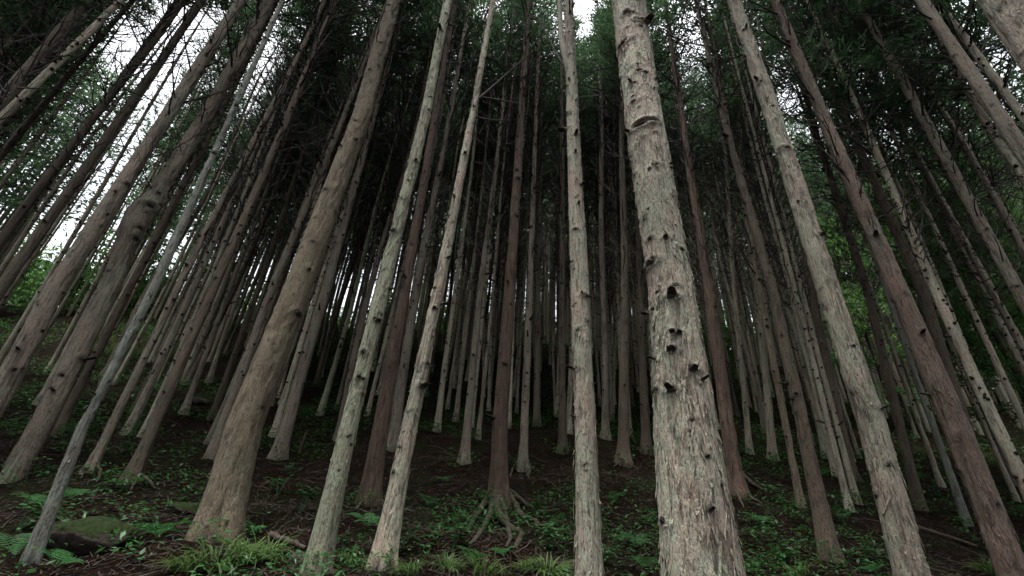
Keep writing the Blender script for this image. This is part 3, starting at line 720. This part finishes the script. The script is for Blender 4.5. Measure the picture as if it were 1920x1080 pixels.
CORES = [(335, 110, 70, 75, 60), (235, 65, 30, 35, 60), (1440, 45, 55, 45, 30), (905, 0, 45, 30, 30), (1310, 60, 30, 30, 22), (1690, 300, 28, 28, 30), (1885, 140, 35, 30, 30), (470, 190, 25, 20, 40)]
cand = []
SP = 1.24
for ix in range(-51, 52):
    for iy in range(0, 41):
        g = np.random.default_rng(100000 + ix * 131 + iy)
        x = ix * SP + (iy % 2) * SP * 0.5 + g.normal(0, 0.3); y = 1.0 + iy * SP * 0.95 + g.normal(0, 0.3)
        d = math.hypot(x, y); az = math.degrees(math.atan2(x, y))
        if abs(az) > 66 or d < 5: continue
        lim = 9.6 if abs(az) < 47 else 8.0
        if d < lim: continue
        if min((x - a) ** 2 + (y - b) ** 2 for a, b in tree_spots) < 0.6: continue
        if az < -14 and d > 37: continue       # the wood ends at the crest here
        if az > 38 and 16.5 < d < 22: continue                      # an opening lets light in on this side
        z = gz(x, y)
        cand.append((d, x, y, z, az))
cand.sort()
keep = []
for c in cand:
    d, x, y, z, az = c
    core = False
    for dz in (9.5, 11.0, 12.5, 14.0, 15.5, 17.0):
        px, py, dd = project((x, y, z + dz))
        for (a, b, rx, ry, dm) in CORES:
            m = (0.6 if dm == 60 else 0.3) * FOC / dd
            if d < dm and ((px - a) / (rx + m)) ** 2 + ((py - b) / (ry + m)) ** 2 < 1: core = True
    if core and (int(abs(x) * 100) % 2 or d > 20): continue
    keep.append(c + (core,))
NFILL = 300 - len(T) - 8
near, rest = keep[:NFILL], keep[NFILL:]
named.sort()
fill = []
for i, (d, x, y, z, az, core) in enumerate(near):
    g = np.random.default_rng(9000 + i)
    v = VARS[int(g.integers(0, 12))]
    e = link('conifer_tree', None, loc=(x, y, z), cat='tree')
    s = g.uniform(0.85, 1.15)
    e.rotation_euler = (g.normal(0, 0.018), g.normal(0, 0.018), g.uniform(0, 6.28)); e.scale = (s, s, g.uniform(0.94, 1.08))
    tr = link('trunk', v['trunk'], e); tr['tint'] = float(g.random()); k = link('knots', v['knots'], tr, kind='stuff')
    link('dead_branches', BR_FEW[i % 2] if core else v['br'], e, kind='stuff'); link('crown', THIN[i % 2] if core or in_gap(x, y, z) else (LOWC[i % 3] if (az < -38 or az > 42 or (az < -18 and d > 15)) and i % 4 else v['cr']), e)
    fill.append((project((x, y, z))[0], d, e, v))
g = np.random.default_rng(4242); behind = []  # unseen cedars added around the camera's back so their crowns shade the floor
while len(behind) < 26:
    a = g.uniform(0, 6.28); d = g.uniform(4.6, 13); x, y = math.cos(a) * d, math.sin(a) * d
    if y > 0.6 * abs(x) - 0.5 or min([(x - p) ** 2 + (y - q) ** 2 for p, q in behind + tree_spots]) < 3.2: continue
    behind.append((x, y)); v = VARS[len(behind) % 12]
    e = link('conifer_tree', None, loc=(x, y, gz(x, y)), cat='tree', label='unseen cedar added behind the viewpoint to shade the scene', group='unseen cedars added for shade')
    e.rotation_euler = (0, 0, g.uniform(0, 6.28))
    tr = link('trunk', v['trunk'], e); tr['tint'] = float(g.random()); link('dead_branches', v['br'], e, kind='stuff'); link('crown', v['cr'], e)
BW = {'grey': 'grey', 'dark': 'dark', 'pale': 'pale', 'red': 'reddish', 'brown': 'brown', 'lichen': 'greenish'}
ORD = ['first', 'second', 'third', 'fourth', 'fifth', 'sixth', 'seventh', 'eighth', 'ninth'] + ['%dth' % i for i in range(10, 80)]
bounds = [(-1e9, None)] + named + [(1e9, None)]
for bi in range(len(bounds) - 1):
    lo, hi = bounds[bi], bounds[bi + 1]
    mem = sorted([f for f in fill if lo[0] <= f[0] < hi[0]], key=lambda f: f[0])
    for band, (d0, d1, word) in enumerate(((0, 14, 'mid-distance'), (14, 19, 'distant'), (19, 99, 'far'))):
        mm = [f for f in mem if d0 <= f[1] < d1]
        for k, f in enumerate(mm):
            if lo[1] is None: where = 'outside the %s trunk, counting inward' % hi[1]
            elif hi[1] is None: where = 'past the %s trunk, counting outward' % lo[1]
            else: where = 'between the %s and %s trunks' % (lo[1], hi[1])
            f[2]['label'] = '%s %s cedar, %s from left of those %s' % (word, BW[f[3]['bk']], ORD[k], where)
            f[2]['group'] = 'slim cedars in the stand behind'

# the rest of the stand reads as one mass
def far_wood(rest):
    mb = MB(); g = np.random.default_rng(77)
    for (d, x, y, z, az, core) in rest:
        r = g.uniform(0.055, 0.09); H = g.uniform(16.5, 19.5); lx, ly = g.normal(0, 0.25, 2)
        hs = np.array([-0.4, 3, 7, 11, H]); f = (hs / H)[:, None]
        mb.tube(np.array([x, y, z]) + np.hstack([lx * f, ly * f, hs[:, None]]), [r * 1.2, r, r * 0.85, r * 0.65, 0.02], 6, int(g.integers(1, 4)))
        z0, nc = (6.0, 76) if az < -18 else (11.5, 46); zc = g.uniform(z0, 17.0, nc); rad = 1.8 * (1 - ((zc - z0) / (19.0 - z0))) + 0.2; a = g.uniform(0, 6.28, nc); q = rad * np.sqrt(g.random(nc))
        P = np.stack([x + np.cos(a) * q, y + np.sin(a) * q, z + zc], 1); D = np.stack([np.cos(a), np.sin(a), np.full(nc, 0.3)], 1)
        v, ff = add_sprays(P, D, g, 0.33, 0.11, 6); mb.add(v, ff, 0)
        for _ in range(6):
            zb = g.uniform(4, 11); p = branch_path(g, zb, g.uniform(0, 6.28), g.uniform(0.6, 1.7), 0.4, 0.5, 3) + [x, y, z]
            mb.tube(p, [0.014, 0.01, 0.005], 3, 4)
    return link('far_forest', mb.mesh('far_forest', [M_NEEDLE, BARK['pale'], BARK['pale'], BARK['pale'], M_TWIG]), kind='stuff', label='farthest cedars up the slope, merging into one mass of trunks', cat='forest')
far_wood(rest)

# bushy understory trees, bright green behind the last trunks
def understory(loc, h, rad, seed, label):
    e = link('understory_tree', None, loc=loc, label=label, cat='tree', group='leafy understory trees')
    mb = MB(); mb.tube(np.array([[0, 0, -0.3], [0.05, 0, h * 0.3], [-0.05, 0.06, h * 0.65], [0, 0, h * 0.98]]), [0.09, 0.075, 0.05, 0.01], 7)
    link('trunk', mb.mesh('trunk', [BARK['dark']]), e)
    link('crown', make_crown('understory_crown', seed, h * 0.22, h, rad, 54, M_UNDER, 12, 0.12, 0.05), e)
def at_px(px, py, dist):
    d = ray(px, py); t = dist / math.hypot(d[0], d[1]); x, y = d[0] * t, d[1] * t
    return (x, y, gz(x, y))
for i, (px, dist, h, rad, lab) in enumerate((
        (1745, 17.5, 10.5, 2.4, 'tall bright green leafy tree behind the trunks past the peeling pale cedar'),
        (1835, 16.0, 9.0, 2.3, 'dense mid-green leafy tree low behind the reddish strip-barked cedar'),
        (1905, 18.5, 11.5, 2.5, 'bright leafy tree at the picture edge behind the corner trunks'),
        (1600, 22.0, 10.0, 2.2, 'green leafy tree glimpsed just past the peeling pale cedar'),
        (395, 27.0, 7.0, 1.9, 'pale green leafy tree on the crest below the big sky gap'))):
    understory(at_px(px, 560, dist), h, rad, 700 + i, lab)

# ------------------------------------------------------------------ forest floor: litter, sticks, plants, rocks
def view_scatter(g, n, d0, d1, azr=52, power=1.0):
    d = d0 + (d1 - d0) * g.random(n) ** power; a = np.radians(g.uniform(-azr, azr, n))
    return np.sin(a) * d, np.cos(a) * d

def litter():
    g = np.random.default_rng(11); mb = MB()
    n = 48000; x, y = view_scatter(g, n, 2.4, 14, 56, 1.15); z = ground_z(x, y)
    a = g.uniform(0, 6.28, n); L = g.uniform(0.03, 0.13, n); w = g.uniform(0.002, 0.009, n)
    d = np.stack([np.cos(a), np.sin(a), np.cos(a) * 0 + np.sin(a) * 0.33 + g.normal(0, 0.25, n)], 1); s = np.stack([-np.sin(a), np.cos(a), np.cos(a) * 0.33], 1)
    b = np.stack([x, y, z + g.uniform(0.003, 0.025, n)], 1)
    v = np.stack([b - s * w[:, None], b + s * w[:, None], b + d * L[:, None]], 1).reshape(-1, 3)
    mb.add(v, np.arange(len(v)).reshape(-1, 3), 0)
    link('leaf_litter', mb.mesh('leaf_litter', [M_LITTER], False), kind='stuff', label='brown fallen needles and leaf scraps covering the slope', cat='litter')
    mb = MB()
    for i in range(800):
        x, y = view_scatter(g, 1, 2.5, 12, 54); x, y = float(x[0]), float(y[0]); a = g.uniform(0, 6.28); L = g.uniform(0.1, 0.5)
        p = []
        for s in np.linspace(-0.5, 0.5, 4):
            xx, yy = x + math.cos(a) * s * L, y + math.sin(a) * s * L; p.append((xx + g.normal(0, 0.02), yy + g.normal(0, 0.02), 0))
        p = np.array(p); p[:, 2] = ground_z(p[:, 0], p[:, 1]) + g.uniform(0.005, 0.04)
        r = g.uniform(0.002, 0.006); mb.tube(p, [r, r, r * 0.8, r * 0.4], 3)
    link('twig_litter', mb.mesh('twig_litter', [M_STICK]), kind='stuff', label='thin fallen twigs strewn over the brown slope', cat='litter')
litter()

def leaf_shape(mb, base, d, up, L, w, m=0, fold=0.15):
    s = np.cross(d, up); s /= np.linalg.norm(s) + 1e-9
    n = np.cross(s, d)
    v = [base, base + d * L * 0.45 + s * w - n * fold * w, base + d * L * 0.5 + n * 0.02 * L, base + d * L * 0.45 - s * w - n * fold * w, base + d * L - n * 0.18 * L]
    mb.add(v, [(0, 1, 2), (0, 2, 3), (1, 4, 2), (2, 4, 3)], m)

def plant_mesh(name, seed, h, nst, nl, ll, lw, mat):
    g = np.random.default_rng(seed); mb = MB()
    for s in range(nst):
        a = g.uniform(0, 6.28); lean = g.uniform(0.1, 0.7); hh = h * g.uniform(0.6, 1.1)
        top = np.array([math.cos(a) * lean * hh, math.sin(a) * lean * hh, hh]); mid = top * 0.5 * [0.7, 0.7, 1.1]
        p = np.array([[0, 0, -0.03], mid, top]); mb.tube(p, [0.004, 0.003, 0.0015], 3, 0)
        for q in range(nl):
            u = 0.35 + 0.65 * (q + g.random()) / nl; b = mid + (top - mid) * (u - 0.35) / 0.65
            az = a + q * 2.4 + g.normal(0, 0.3); d = np.array([math.cos(az), math.sin(az), g.normal(0.15, 0.2)]); d /= np.linalg.norm(d)
            leaf_shape(mb, b, d, np.array([0, 0, 1.]), ll * g.uniform(0.7, 1.2), lw * g.uniform(0.8, 1.2))
    return mb.mesh(name, [mat], False)

def fern_mesh(name, seed, nf, L):
    """arching fronds, each a stem with paired leaflets"""
    g = np.random.default_rng(seed); mb = MB()
    for f in range(nf):
        a = 6.28 * (f + g.uniform(-0.25, 0.25)) / nf; l = L * g.uniform(0.75, 1.15); n = 16
        s = np.linspace(0, 1, n); el = 1.15 - 1.75 * s * g.uniform(0.8, 1.1)
        h = np.cumsum(np.cos(el)) * l / n; v = np.cumsum(np.sin(el)) * l / n
        p = np.stack([np.cos(a) * h, np.sin(a) * h, v], 1); mb.tube(p, np.linspace(0.0035, 0.001, n), 3)
        sd = np.array([-math.sin(a), math.cos(a), 0])
        for i in range(3, n):
            u = s[i]; w = l * 0.24 * math.sin(math.pi * min(1, (u * 0.86 + 0.16))) ** 0.8
            t = p[i] - p[i - 1]; t /= np.linalg.norm(t); nrm = np.cross(sd, t)
            for q in (-1, 1):
                d = sd * q + t * 0.35 - nrm * 0.0 + np.array([0, 0, -0.12]); d /= np.linalg.norm(d)
                b = p[i]; tw = l * 0.026
                vv = [b - t * tw * 0.5, b + t * tw * 0.5, b + d * w * 0.6 + t * tw * 0.55, b + d * w, b + d * w * 0.6 - t * tw * 0.4]
                mb.add(vv, [(0, 1, 2), (0, 2, 4), (4, 2, 3)], 0)
    return mb.mesh(name, [M_FERN], False)

def grass_mesh(name, seed, nb, L, spread, lean=1.0):
    g = np.random.default_rng(seed); mb = MB()
    for b in range(nb):
        a = g.uniform(0, 6.28); r = spread * math.sqrt(g.random()) * 0.5; l = L * g.uniform(0.55, 1.2); n = 6
        s = np.linspace(0, 1, n); el = g.uniform(0.9, 1.45) - lean * g.uniform(1.0, 2.3) * s ** 1.2
        h = r + np.concatenate([[0], np.cumsum(np.cos(el[1:])) * l / n]); v = np.concatenate([[-0.03], np.cumsum(np.sin(el[1:])) * l / n])
        az = a + g.normal(0, 0.5); o = np.array([math.cos(a) * r, math.sin(a) * r])
        p = np.stack([o[0] + np.cos(az) * (h - r), o[1] + np.sin(az) * (h - r), v], 1); sd = np.array([-math.sin(az), math.cos(az), 0.15])
        w = 0.0055 * g.uniform(0.6, 1.3) * np.array([0.7, 1, 1, 0.8, 0.5, 0.05])[:, None]
        vv = np.concatenate([p - sd * w, p + sd * w])
        mb.add(vv, [(i, i + 1, n + i + 1, n + i) for i in range(n - 1)], 0)
    return mb.mesh(name, [M_GRASS], False)

def rock_mesh(name, seed, dims, mat, rough=0.25):
    import bmesh
    bm = bmesh.new(); bmesh.ops.create_icosphere(bm, subdivisions=4, radius=1.0)
    me = bpy.data.meshes.new(name); bm.to_mesh(me); bm.free()
    co = np.zeros(len(me.vertices) * 3); me.vertices.foreach_get('co', co); co = co.reshape(-1, 3)
    g = np.random.default_rng(seed)
    for _ in range(11):                      # chisel flat faces
        nv = g.normal(0, 1, 3); nv /= np.linalg.norm(nv); c = g.uniform(0.55, 0.85); dd = co @ nv
        co = co - np.clip(dd - c, 0, None)[:, None] * nv
    co = co * (1 + rough * (vnoise(co * 2.2 + seed, seed)[:, None] - 0.5) + 0.10 * (vnoise(co * 7 + seed, seed + 1)[:, None] - 0.5)) * np.array(dims)
    me.vertices.foreach_set('co', co.ravel()); me.materials.append(mat)
    me.polygons.foreach_set('use_smooth', np.full(len(me.polygons), True)); me.update()
    return me

M_MOSS = rock_mat('mossy_rock', 1.0); M_ROCK = rock_mat('bare_rock', 0.15)
def rock(px, py, dims, seed, mat, label, rz=0.0, lift=0.0, tilt=0.0):
    p = gp(px, py); o = link('rock', rock_mesh('rock', seed, dims, mat), loc=(p[0], p[1], p[2] + lift), label=label, cat='rock'); o.rotation_euler = (tilt, 0, rz)
rock(160, 1030, (0.36, 0.26, 0.18), 5, M_MOSS, 'large mossy boulder at the foot of the slender bluish cedar', 0.3, 0.03, 0.2)
rock(352, 962, (0.2, 0.16, 0.09), 9, M_MOSS, 'flat mossy stone half behind the broad brown cedar', 0.5, 0.02)
rock(556, 1066, (0.085, 0.08, 0.085), 12, M_ROCK, 'rounded brown rock against the foot of the lichen-green cedar', 0.2, 0.03)
rock(375, 757, (0.2, 0.16, 0.12), 14, M_ROCK, 'pale stone on the bank below the bright crest', 0.2, 0.04)

FERNS = [fern_mesh('fern_%d' % i, 50 + i, 6 + i % 4, 0.42 + 0.06 * (i % 3)) for i in range(5)]
LEAFY = [plant_mesh('leafy_plant_%d' % i, 70 + i, 0.16 + 0.05 * (i % 3), 5, 6, 0.075 + 0.012 * (i % 3), 0.02 + 0.004 * (i % 2), M_LEAF) for i in range(5)]
TUFTS = [grass_mesh('grass_tuft_%d' % i, 90 + i, 70 + 25 * (i % 3), 0.36 + 0.07 * (i % 2), 0.26) for i in range(4)]

def put(name, meshes, i, px, py, sc, label, cat, group):
    p = gp(px, py); o = link(name, meshes[i % len(meshes)], loc=p, label=label, cat=cat, group=group)
    sc *= 0.78 if name == 'fern' else 1.0
    o.rotation_euler = (0.25, 0, i * 2.1); o.scale = (sc, sc, sc)
for i, (px, py, sc, lab) in enumerate((
        (690, 992, 0.9, 'fern arching between the lichen-green and pinkish-grey trunks'),
        (800, 950, 0.7, 'fern lit just uphill past the pinkish-grey trunk'),
        (293, 1012, 0.75, 'small fern between the mossy boulder and the broad brown cedar'),
        (132, 938, 0.8, 'pale fern tip uphill of the slender bluish trunk'),
        (50, 950, 0.8, 'fern in the dark corner beside the kinked trunk'),
        (1155, 940, 0.9, 'bright fern between the forked and thickest trunks, uphill one'),
        (1192, 1030, 0.75, 'small fern between the forked and thickest trunks, lower one'),
        (470, 1000, 0.5, 'small fern at the shaded side of the broad brown trunk'),
        (945, 1045, 0.6, 'fern just below the bare twisting roots'),
        (830, 905, 0.6, 'dim fern uphill between the pinkish-grey and bare-rooted trunks'),
        (95, 1075, 0.9, 'dark feathery fern below the mossy boulder'),
        (1590, 975, 0.7, 'fern patch uphill between the slim dark and peeling pale trunks'),
        (1425, 985, 0.7, 'fern beside the foot of the thickest trunk'),
        (1205, 1068, 0.7, 'fern at the lower edge beside the thickest trunk'),
        (1645, 1078, 0.7, 'fern at the lower edge just before the peeling pale trunk'),
        (20, 1040, 0.9, 'fern in the lower corner beside the slender bluish trunk'),
        (880, 1062, 0.7, 'feathery fern at the lower edge between pinkish-grey and forked trunks'))):
    put('fern', FERNS, i, px, py, sc, lab, 'fern', 'ferns on the forest floor')
for i, (px, py, sc, lab) in enumerate((
        (545, 893, 1.0, 'leafy plant uphill between the broad brown and lichen-green trunks'),
        (560, 965, 1.3, 'leafy plant with broad shining leaves beside the lichen-green trunk'),
        (520, 930, 1.1, 'dark leafy clump midway between broad brown and lichen-green trunks'),
        (475, 1012, 0.8, 'star-shaped leafy plant at the foot of the broad brown trunk'),
        (845, 1035, 1.3, 'dark round leafy plant below the bare-rooted cedar'),
        (640, 1040, 0.9, 'leafy sprout just past the foot of the lichen-green trunk'),
        (1030, 1030, 1.1, 'leafy plant between the twisting roots and the forked trunk'),
        (1000, 965, 0.9, 'leafy plant growing against the bare twisting roots'),
        (640, 825, 1.0, 'leafy clump high on the slope behind the lichen-green trunk'),
        (325, 745, 1.3, 'bright leafy clump on the bank near the crest'),
        (225, 850, 1.1, 'leafy clump beside the splayed-root cedar'),
        (1585, 985, 1.2, 'leafy plant uphill before the peeling pale trunk'),
        (1440, 935, 1.2, 'leafy clump beside the pale flared root'),
        (1470, 1060, 1.0, 'leafy plant at the lower edge past the thickest trunk'),
        (1650, 1060, 0.9, 'leafy plant touching the foot of the peeling pale trunk'),
        (1140, 1060, 0.9, 'leafy sprout at the lower edge just past the forked trunk'),
        (30, 1000, 1.2, 'leafy clump in the lower corner under the kinked trunk'))):
    put('leafy_plant', LEAFY, i, px, py, sc, lab, 'plant', 'leafy plants on the forest floor')
for i, (px, py, sc, lab) in enumerate((
        (405, 1062, 1.15, 'big arching grass tuft at the foot of the broad brown cedar'),
        (455, 1052, 0.95, 'grass tuft beside the biggest tuft, toward the lichen-green cedar'),
        (352, 1070, 0.8, 'grass tuft on the downhill side of the broad brown cedar'),
        (500, 1045, 0.75, 'small grass tuft between the broad brown and lichen-green cedars'),
        (655, 1062, 0.75, 'grass tuft between the lichen-green and pinkish-grey cedars'),
        (768, 1078, 0.6, 'grass tuft just past the pinkish-grey cedar at the lower edge'),
        (842, 1066, 0.55, 'feathery grass tuft at the lower edge, below the dark round plant'),
        (905, 1079, 0.8, 'feathery grass tuft at the lower edge, below the twisting roots'),
        (985, 1070, 0.55, 'grass tuft at the lower edge midway to the forked trunk'),
        (1030, 1079, 0.7, 'grass tuft at the lower edge close to the forked trunk'),
        (1865, 1078, 0.8, 'grass tuft at the foot of the reddish strip-barked cedar'),
        (1500, 1079, 0.7, 'grass tuft at the lower edge before the slim dark cedar'))):
    put('grass_tuft', TUFTS, i, px, py, sc, lab, 'grass', 'grass tufts along the lower edge')

def stick(p0, p1, r, lab, name='fallen_stick', mid=None, fork=None, lift=0.03, mat=None):
    a, b = gp(*p0, lift), gp(*p1, lift); n = 8
    s = np.linspace(0, 1, n)[:, None]; P = a * (1 - s) + b * s; g = np.random.default_rng(int(p0[0]))
    P[1:-1] += g.normal(0, 0.012, (n - 2, 3)); P[:, 2] = np.maximum(P[:, 2], ground_z(P[:, 0], P[:, 1]) + r * 0.5)
    c = P.mean(0); mb = MB(); mb.tube(P - c, np.linspace(r, r * 0.6, n) * (1 + g.normal(0, 0.06, n)), 7)
    if fork is not None:
        q = gp(*fork, lift + 0.03); mb.tube(np.array([P[4], (P[4] + q) / 2 + [0, 0, 0.02], q]) - c, [r * 0.6, r * 0.5, r * 0.3], 5)
    link(name, mb.mesh(name, [mat or M_STICK]), loc=c, label=lab, cat='stick', group='fallen sticks')
stick((505, 1012), (572, 1035), 0.030, 'thick reddish fallen limb between broad brown and lichen-green cedars')
stick((622, 1024), (645, 1040), 0.022, 'short orange-brown stick just past the lichen-green cedar')
stick((753, 1038), (770, 1030), 0.010, 'pale broken stick just past the pinkish-grey cedar')
stick((1018, 902), (1052, 922), 0.008, 'pale forked twig uphill between bare-rooted and forked cedars', fork=(1036, 920))
stick((1205, 974), (1232, 967), 0.014, 'short orange stick before the thickest trunk')
stick((1550, 1020), (1585, 1035), 0.010, 'thin pale stick beside the slim dark cedar')
stick((1715, 990), (1835, 1030), 0.035, 'fallen grey log between the peeling pale and strip-barked cedars', 'fallen_log')
stick((960, 1050), (1020, 1010), 0.008, 'thin dark stick slanting below the twisting roots')
stick((1205, 1010), (1212, 1042), 0.008, 'thin leaning stick beside the lower small fern')
stick((235, 985), (243, 1010), 0.007, 'thin reddish stick beside the mossy boulder', lift=0.06)
stick((1180, 1075), (1215, 1045), 0.011, 'reddish stick at the lower edge before the thickest trunk')
stick((640, 935), (610, 1000), 0.007, 'thin stick uphill beside the lichen-green cedar')

# a snapped standing stem
p = gp(560, 850); mb = MB(); mb.tube(np.array([[0, 0, -0.2], [0.01, 0, 0.15], [0.03, 0.01, 0.34], [0.035, 0.01, 0.40]]), [0.022, 0.02, 0.017, 0.004], 7)
link('snapped_stem', mb.mesh('snapped_stem', [M_STICK]), loc=p, label='short pale snapped stem standing uphill past the lone grey-brown cedar', cat='stump')

# low ground cover nobody could count
def undergrowth():
    g = np.random.default_rng(31); mb = MB(); V = []; F = 0
    n = 7500; x, y = view_scatter(g, n, 2.6, 30, 56, 0.9)
    dens = vnoise(np.stack([x * 0.55, y * 0.55, np.zeros(n)], 1), 51) * 0.6 + vnoise(np.stack([x * 1.7, y * 1.7, np.zeros(n)], 1), 52) * 0.4
    d = np.hypot(x, y); keepm = dens > 0.555 - 0.08 * (d > 12) - 0.08 * (x > 3.5)
    x, y, d = x[keepm], y[keepm], d[keepm]; z = ground_z(x, y)
    feet = [(a, b) for a, b in tree_spots if math.hypot(a, b) < 14] + [(c[1], c[2]) for c in near if c[0] < 17]
    fx, fy = [], []
    for (a, b) in feet:
        m = int(g.integers(3, 11)); q = math.atan2(-b, -a) + g.normal(0, 0.9, m); rr = g.uniform(0.13, 0.42, m); fx.append(a + np.cos(q) * rr); fy.append(b + np.sin(q) * rr)
    fx, fy = np.concatenate(fx), np.concatenate(fy); x = np.concatenate([x, fx]); y = np.concatenate([y, fy]); d = np.hypot(x, y); z = ground_z(x, y)
    per = 15; n = len(x)
    b = np.repeat(np.stack([x, y, z], 1), per, 0); sc = np.repeat(0.8 + 0.035 * d, per)
    a = g.uniform(0, 6.28, n * per); h = g.uniform(0.02, 0.20, n * per) * sc; r = g.uniform(0.0, 0.17, n * per) * sc
    base = b + np.stack([np.cos(a) * r, np.sin(a) * r, h], 1)
    az = a + g.normal(0, 0.8, n * per); dr = np.stack([np.cos(az), np.sin(az), g.normal(0.05, 0.35, n * per)], 1); s = np.stack([-np.sin(az), np.cos(az), g.normal(0, 0.25, n * per)], 1)
    L = (g.uniform(0.03, 0.075, n * per) * sc)[:, None]; w = L * g.uniform(0.18, 0.34, n * per)[:, None]
    v = np.stack([base, base + dr * L * 0.45 + s * w, base + dr * L - [0, 0, 0.008], base + dr * L * 0.45 - s * w], 1).reshape(-1, 3)
    mb.add(v, np.arange(len(v)).reshape(-1, 4), 0)
    link('undergrowth', mb.mesh('undergrowth', [M_LEAF], False), kind='stuff', label='low green leafy ground cover scattered over the slope', cat='ground cover')
    # bushes closing the view along the crest
    mb = MB(); P = []
    for i in range(330):
        a = math.radians(g.uniform(-54, 54)); d = g.uniform(33, 50); x, y = math.sin(a) * d, math.cos(a) * d; z = gz(x, y); h = g.uniform(1.6, 6.5); r = g.uniform(0.8, 1.9); m = 90
        u = g.normal(0, 1, (m, 3)); u /= np.linalg.norm(u, axis=1)[:, None]; u *= (g.random((m, 1)) ** 0.4)
        P.append(np.array([x, y, z + h * 0.5]) + u * [r, r, h * 0.55])
    P = np.concatenate(P); v, f = add_sprays(P, np.tile([0, 0, 0.4], (len(P), 1)), g, 0.3, 0.16, 6); mb.add(v, f, 0)
    link('shrubbery', mb.mesh('shrubbery', [M_UNDER], False), kind='stuff', label='light green bushes along the crest beyond the last trunks', cat='bushes')
    # tall grass on the crest where the wood opens
    mb = MB(); n = 3600; d = g.uniform(20, 33, n); a = np.radians(g.uniform(-44, -12, n)); x, y = np.sin(a) * d, np.cos(a) * d; z = ground_z(x, y)
    L = g.uniform(0.15, 0.45, n)[:, None]; az = g.uniform(0, 6.28, n); dr = np.stack([np.cos(az) * 0.4, np.sin(az) * 0.4, np.ones(n)], 1); s = np.stack([-np.sin(az), np.cos(az), np.zeros(n)], 1) * 0.02
    b = np.stack([x, y, z], 1); v = np.stack([b - s, b + s, b + dr * L], 1).reshape(-1, 3); mb.add(v, np.arange(len(v)).reshape(-1, 3), 0)
    link('crest_grass', mb.mesh('crest_grass', [M_CREST], False), kind='stuff', label='tall light green grass along the open crest behind the trunks', cat='grass')
undergrowth()
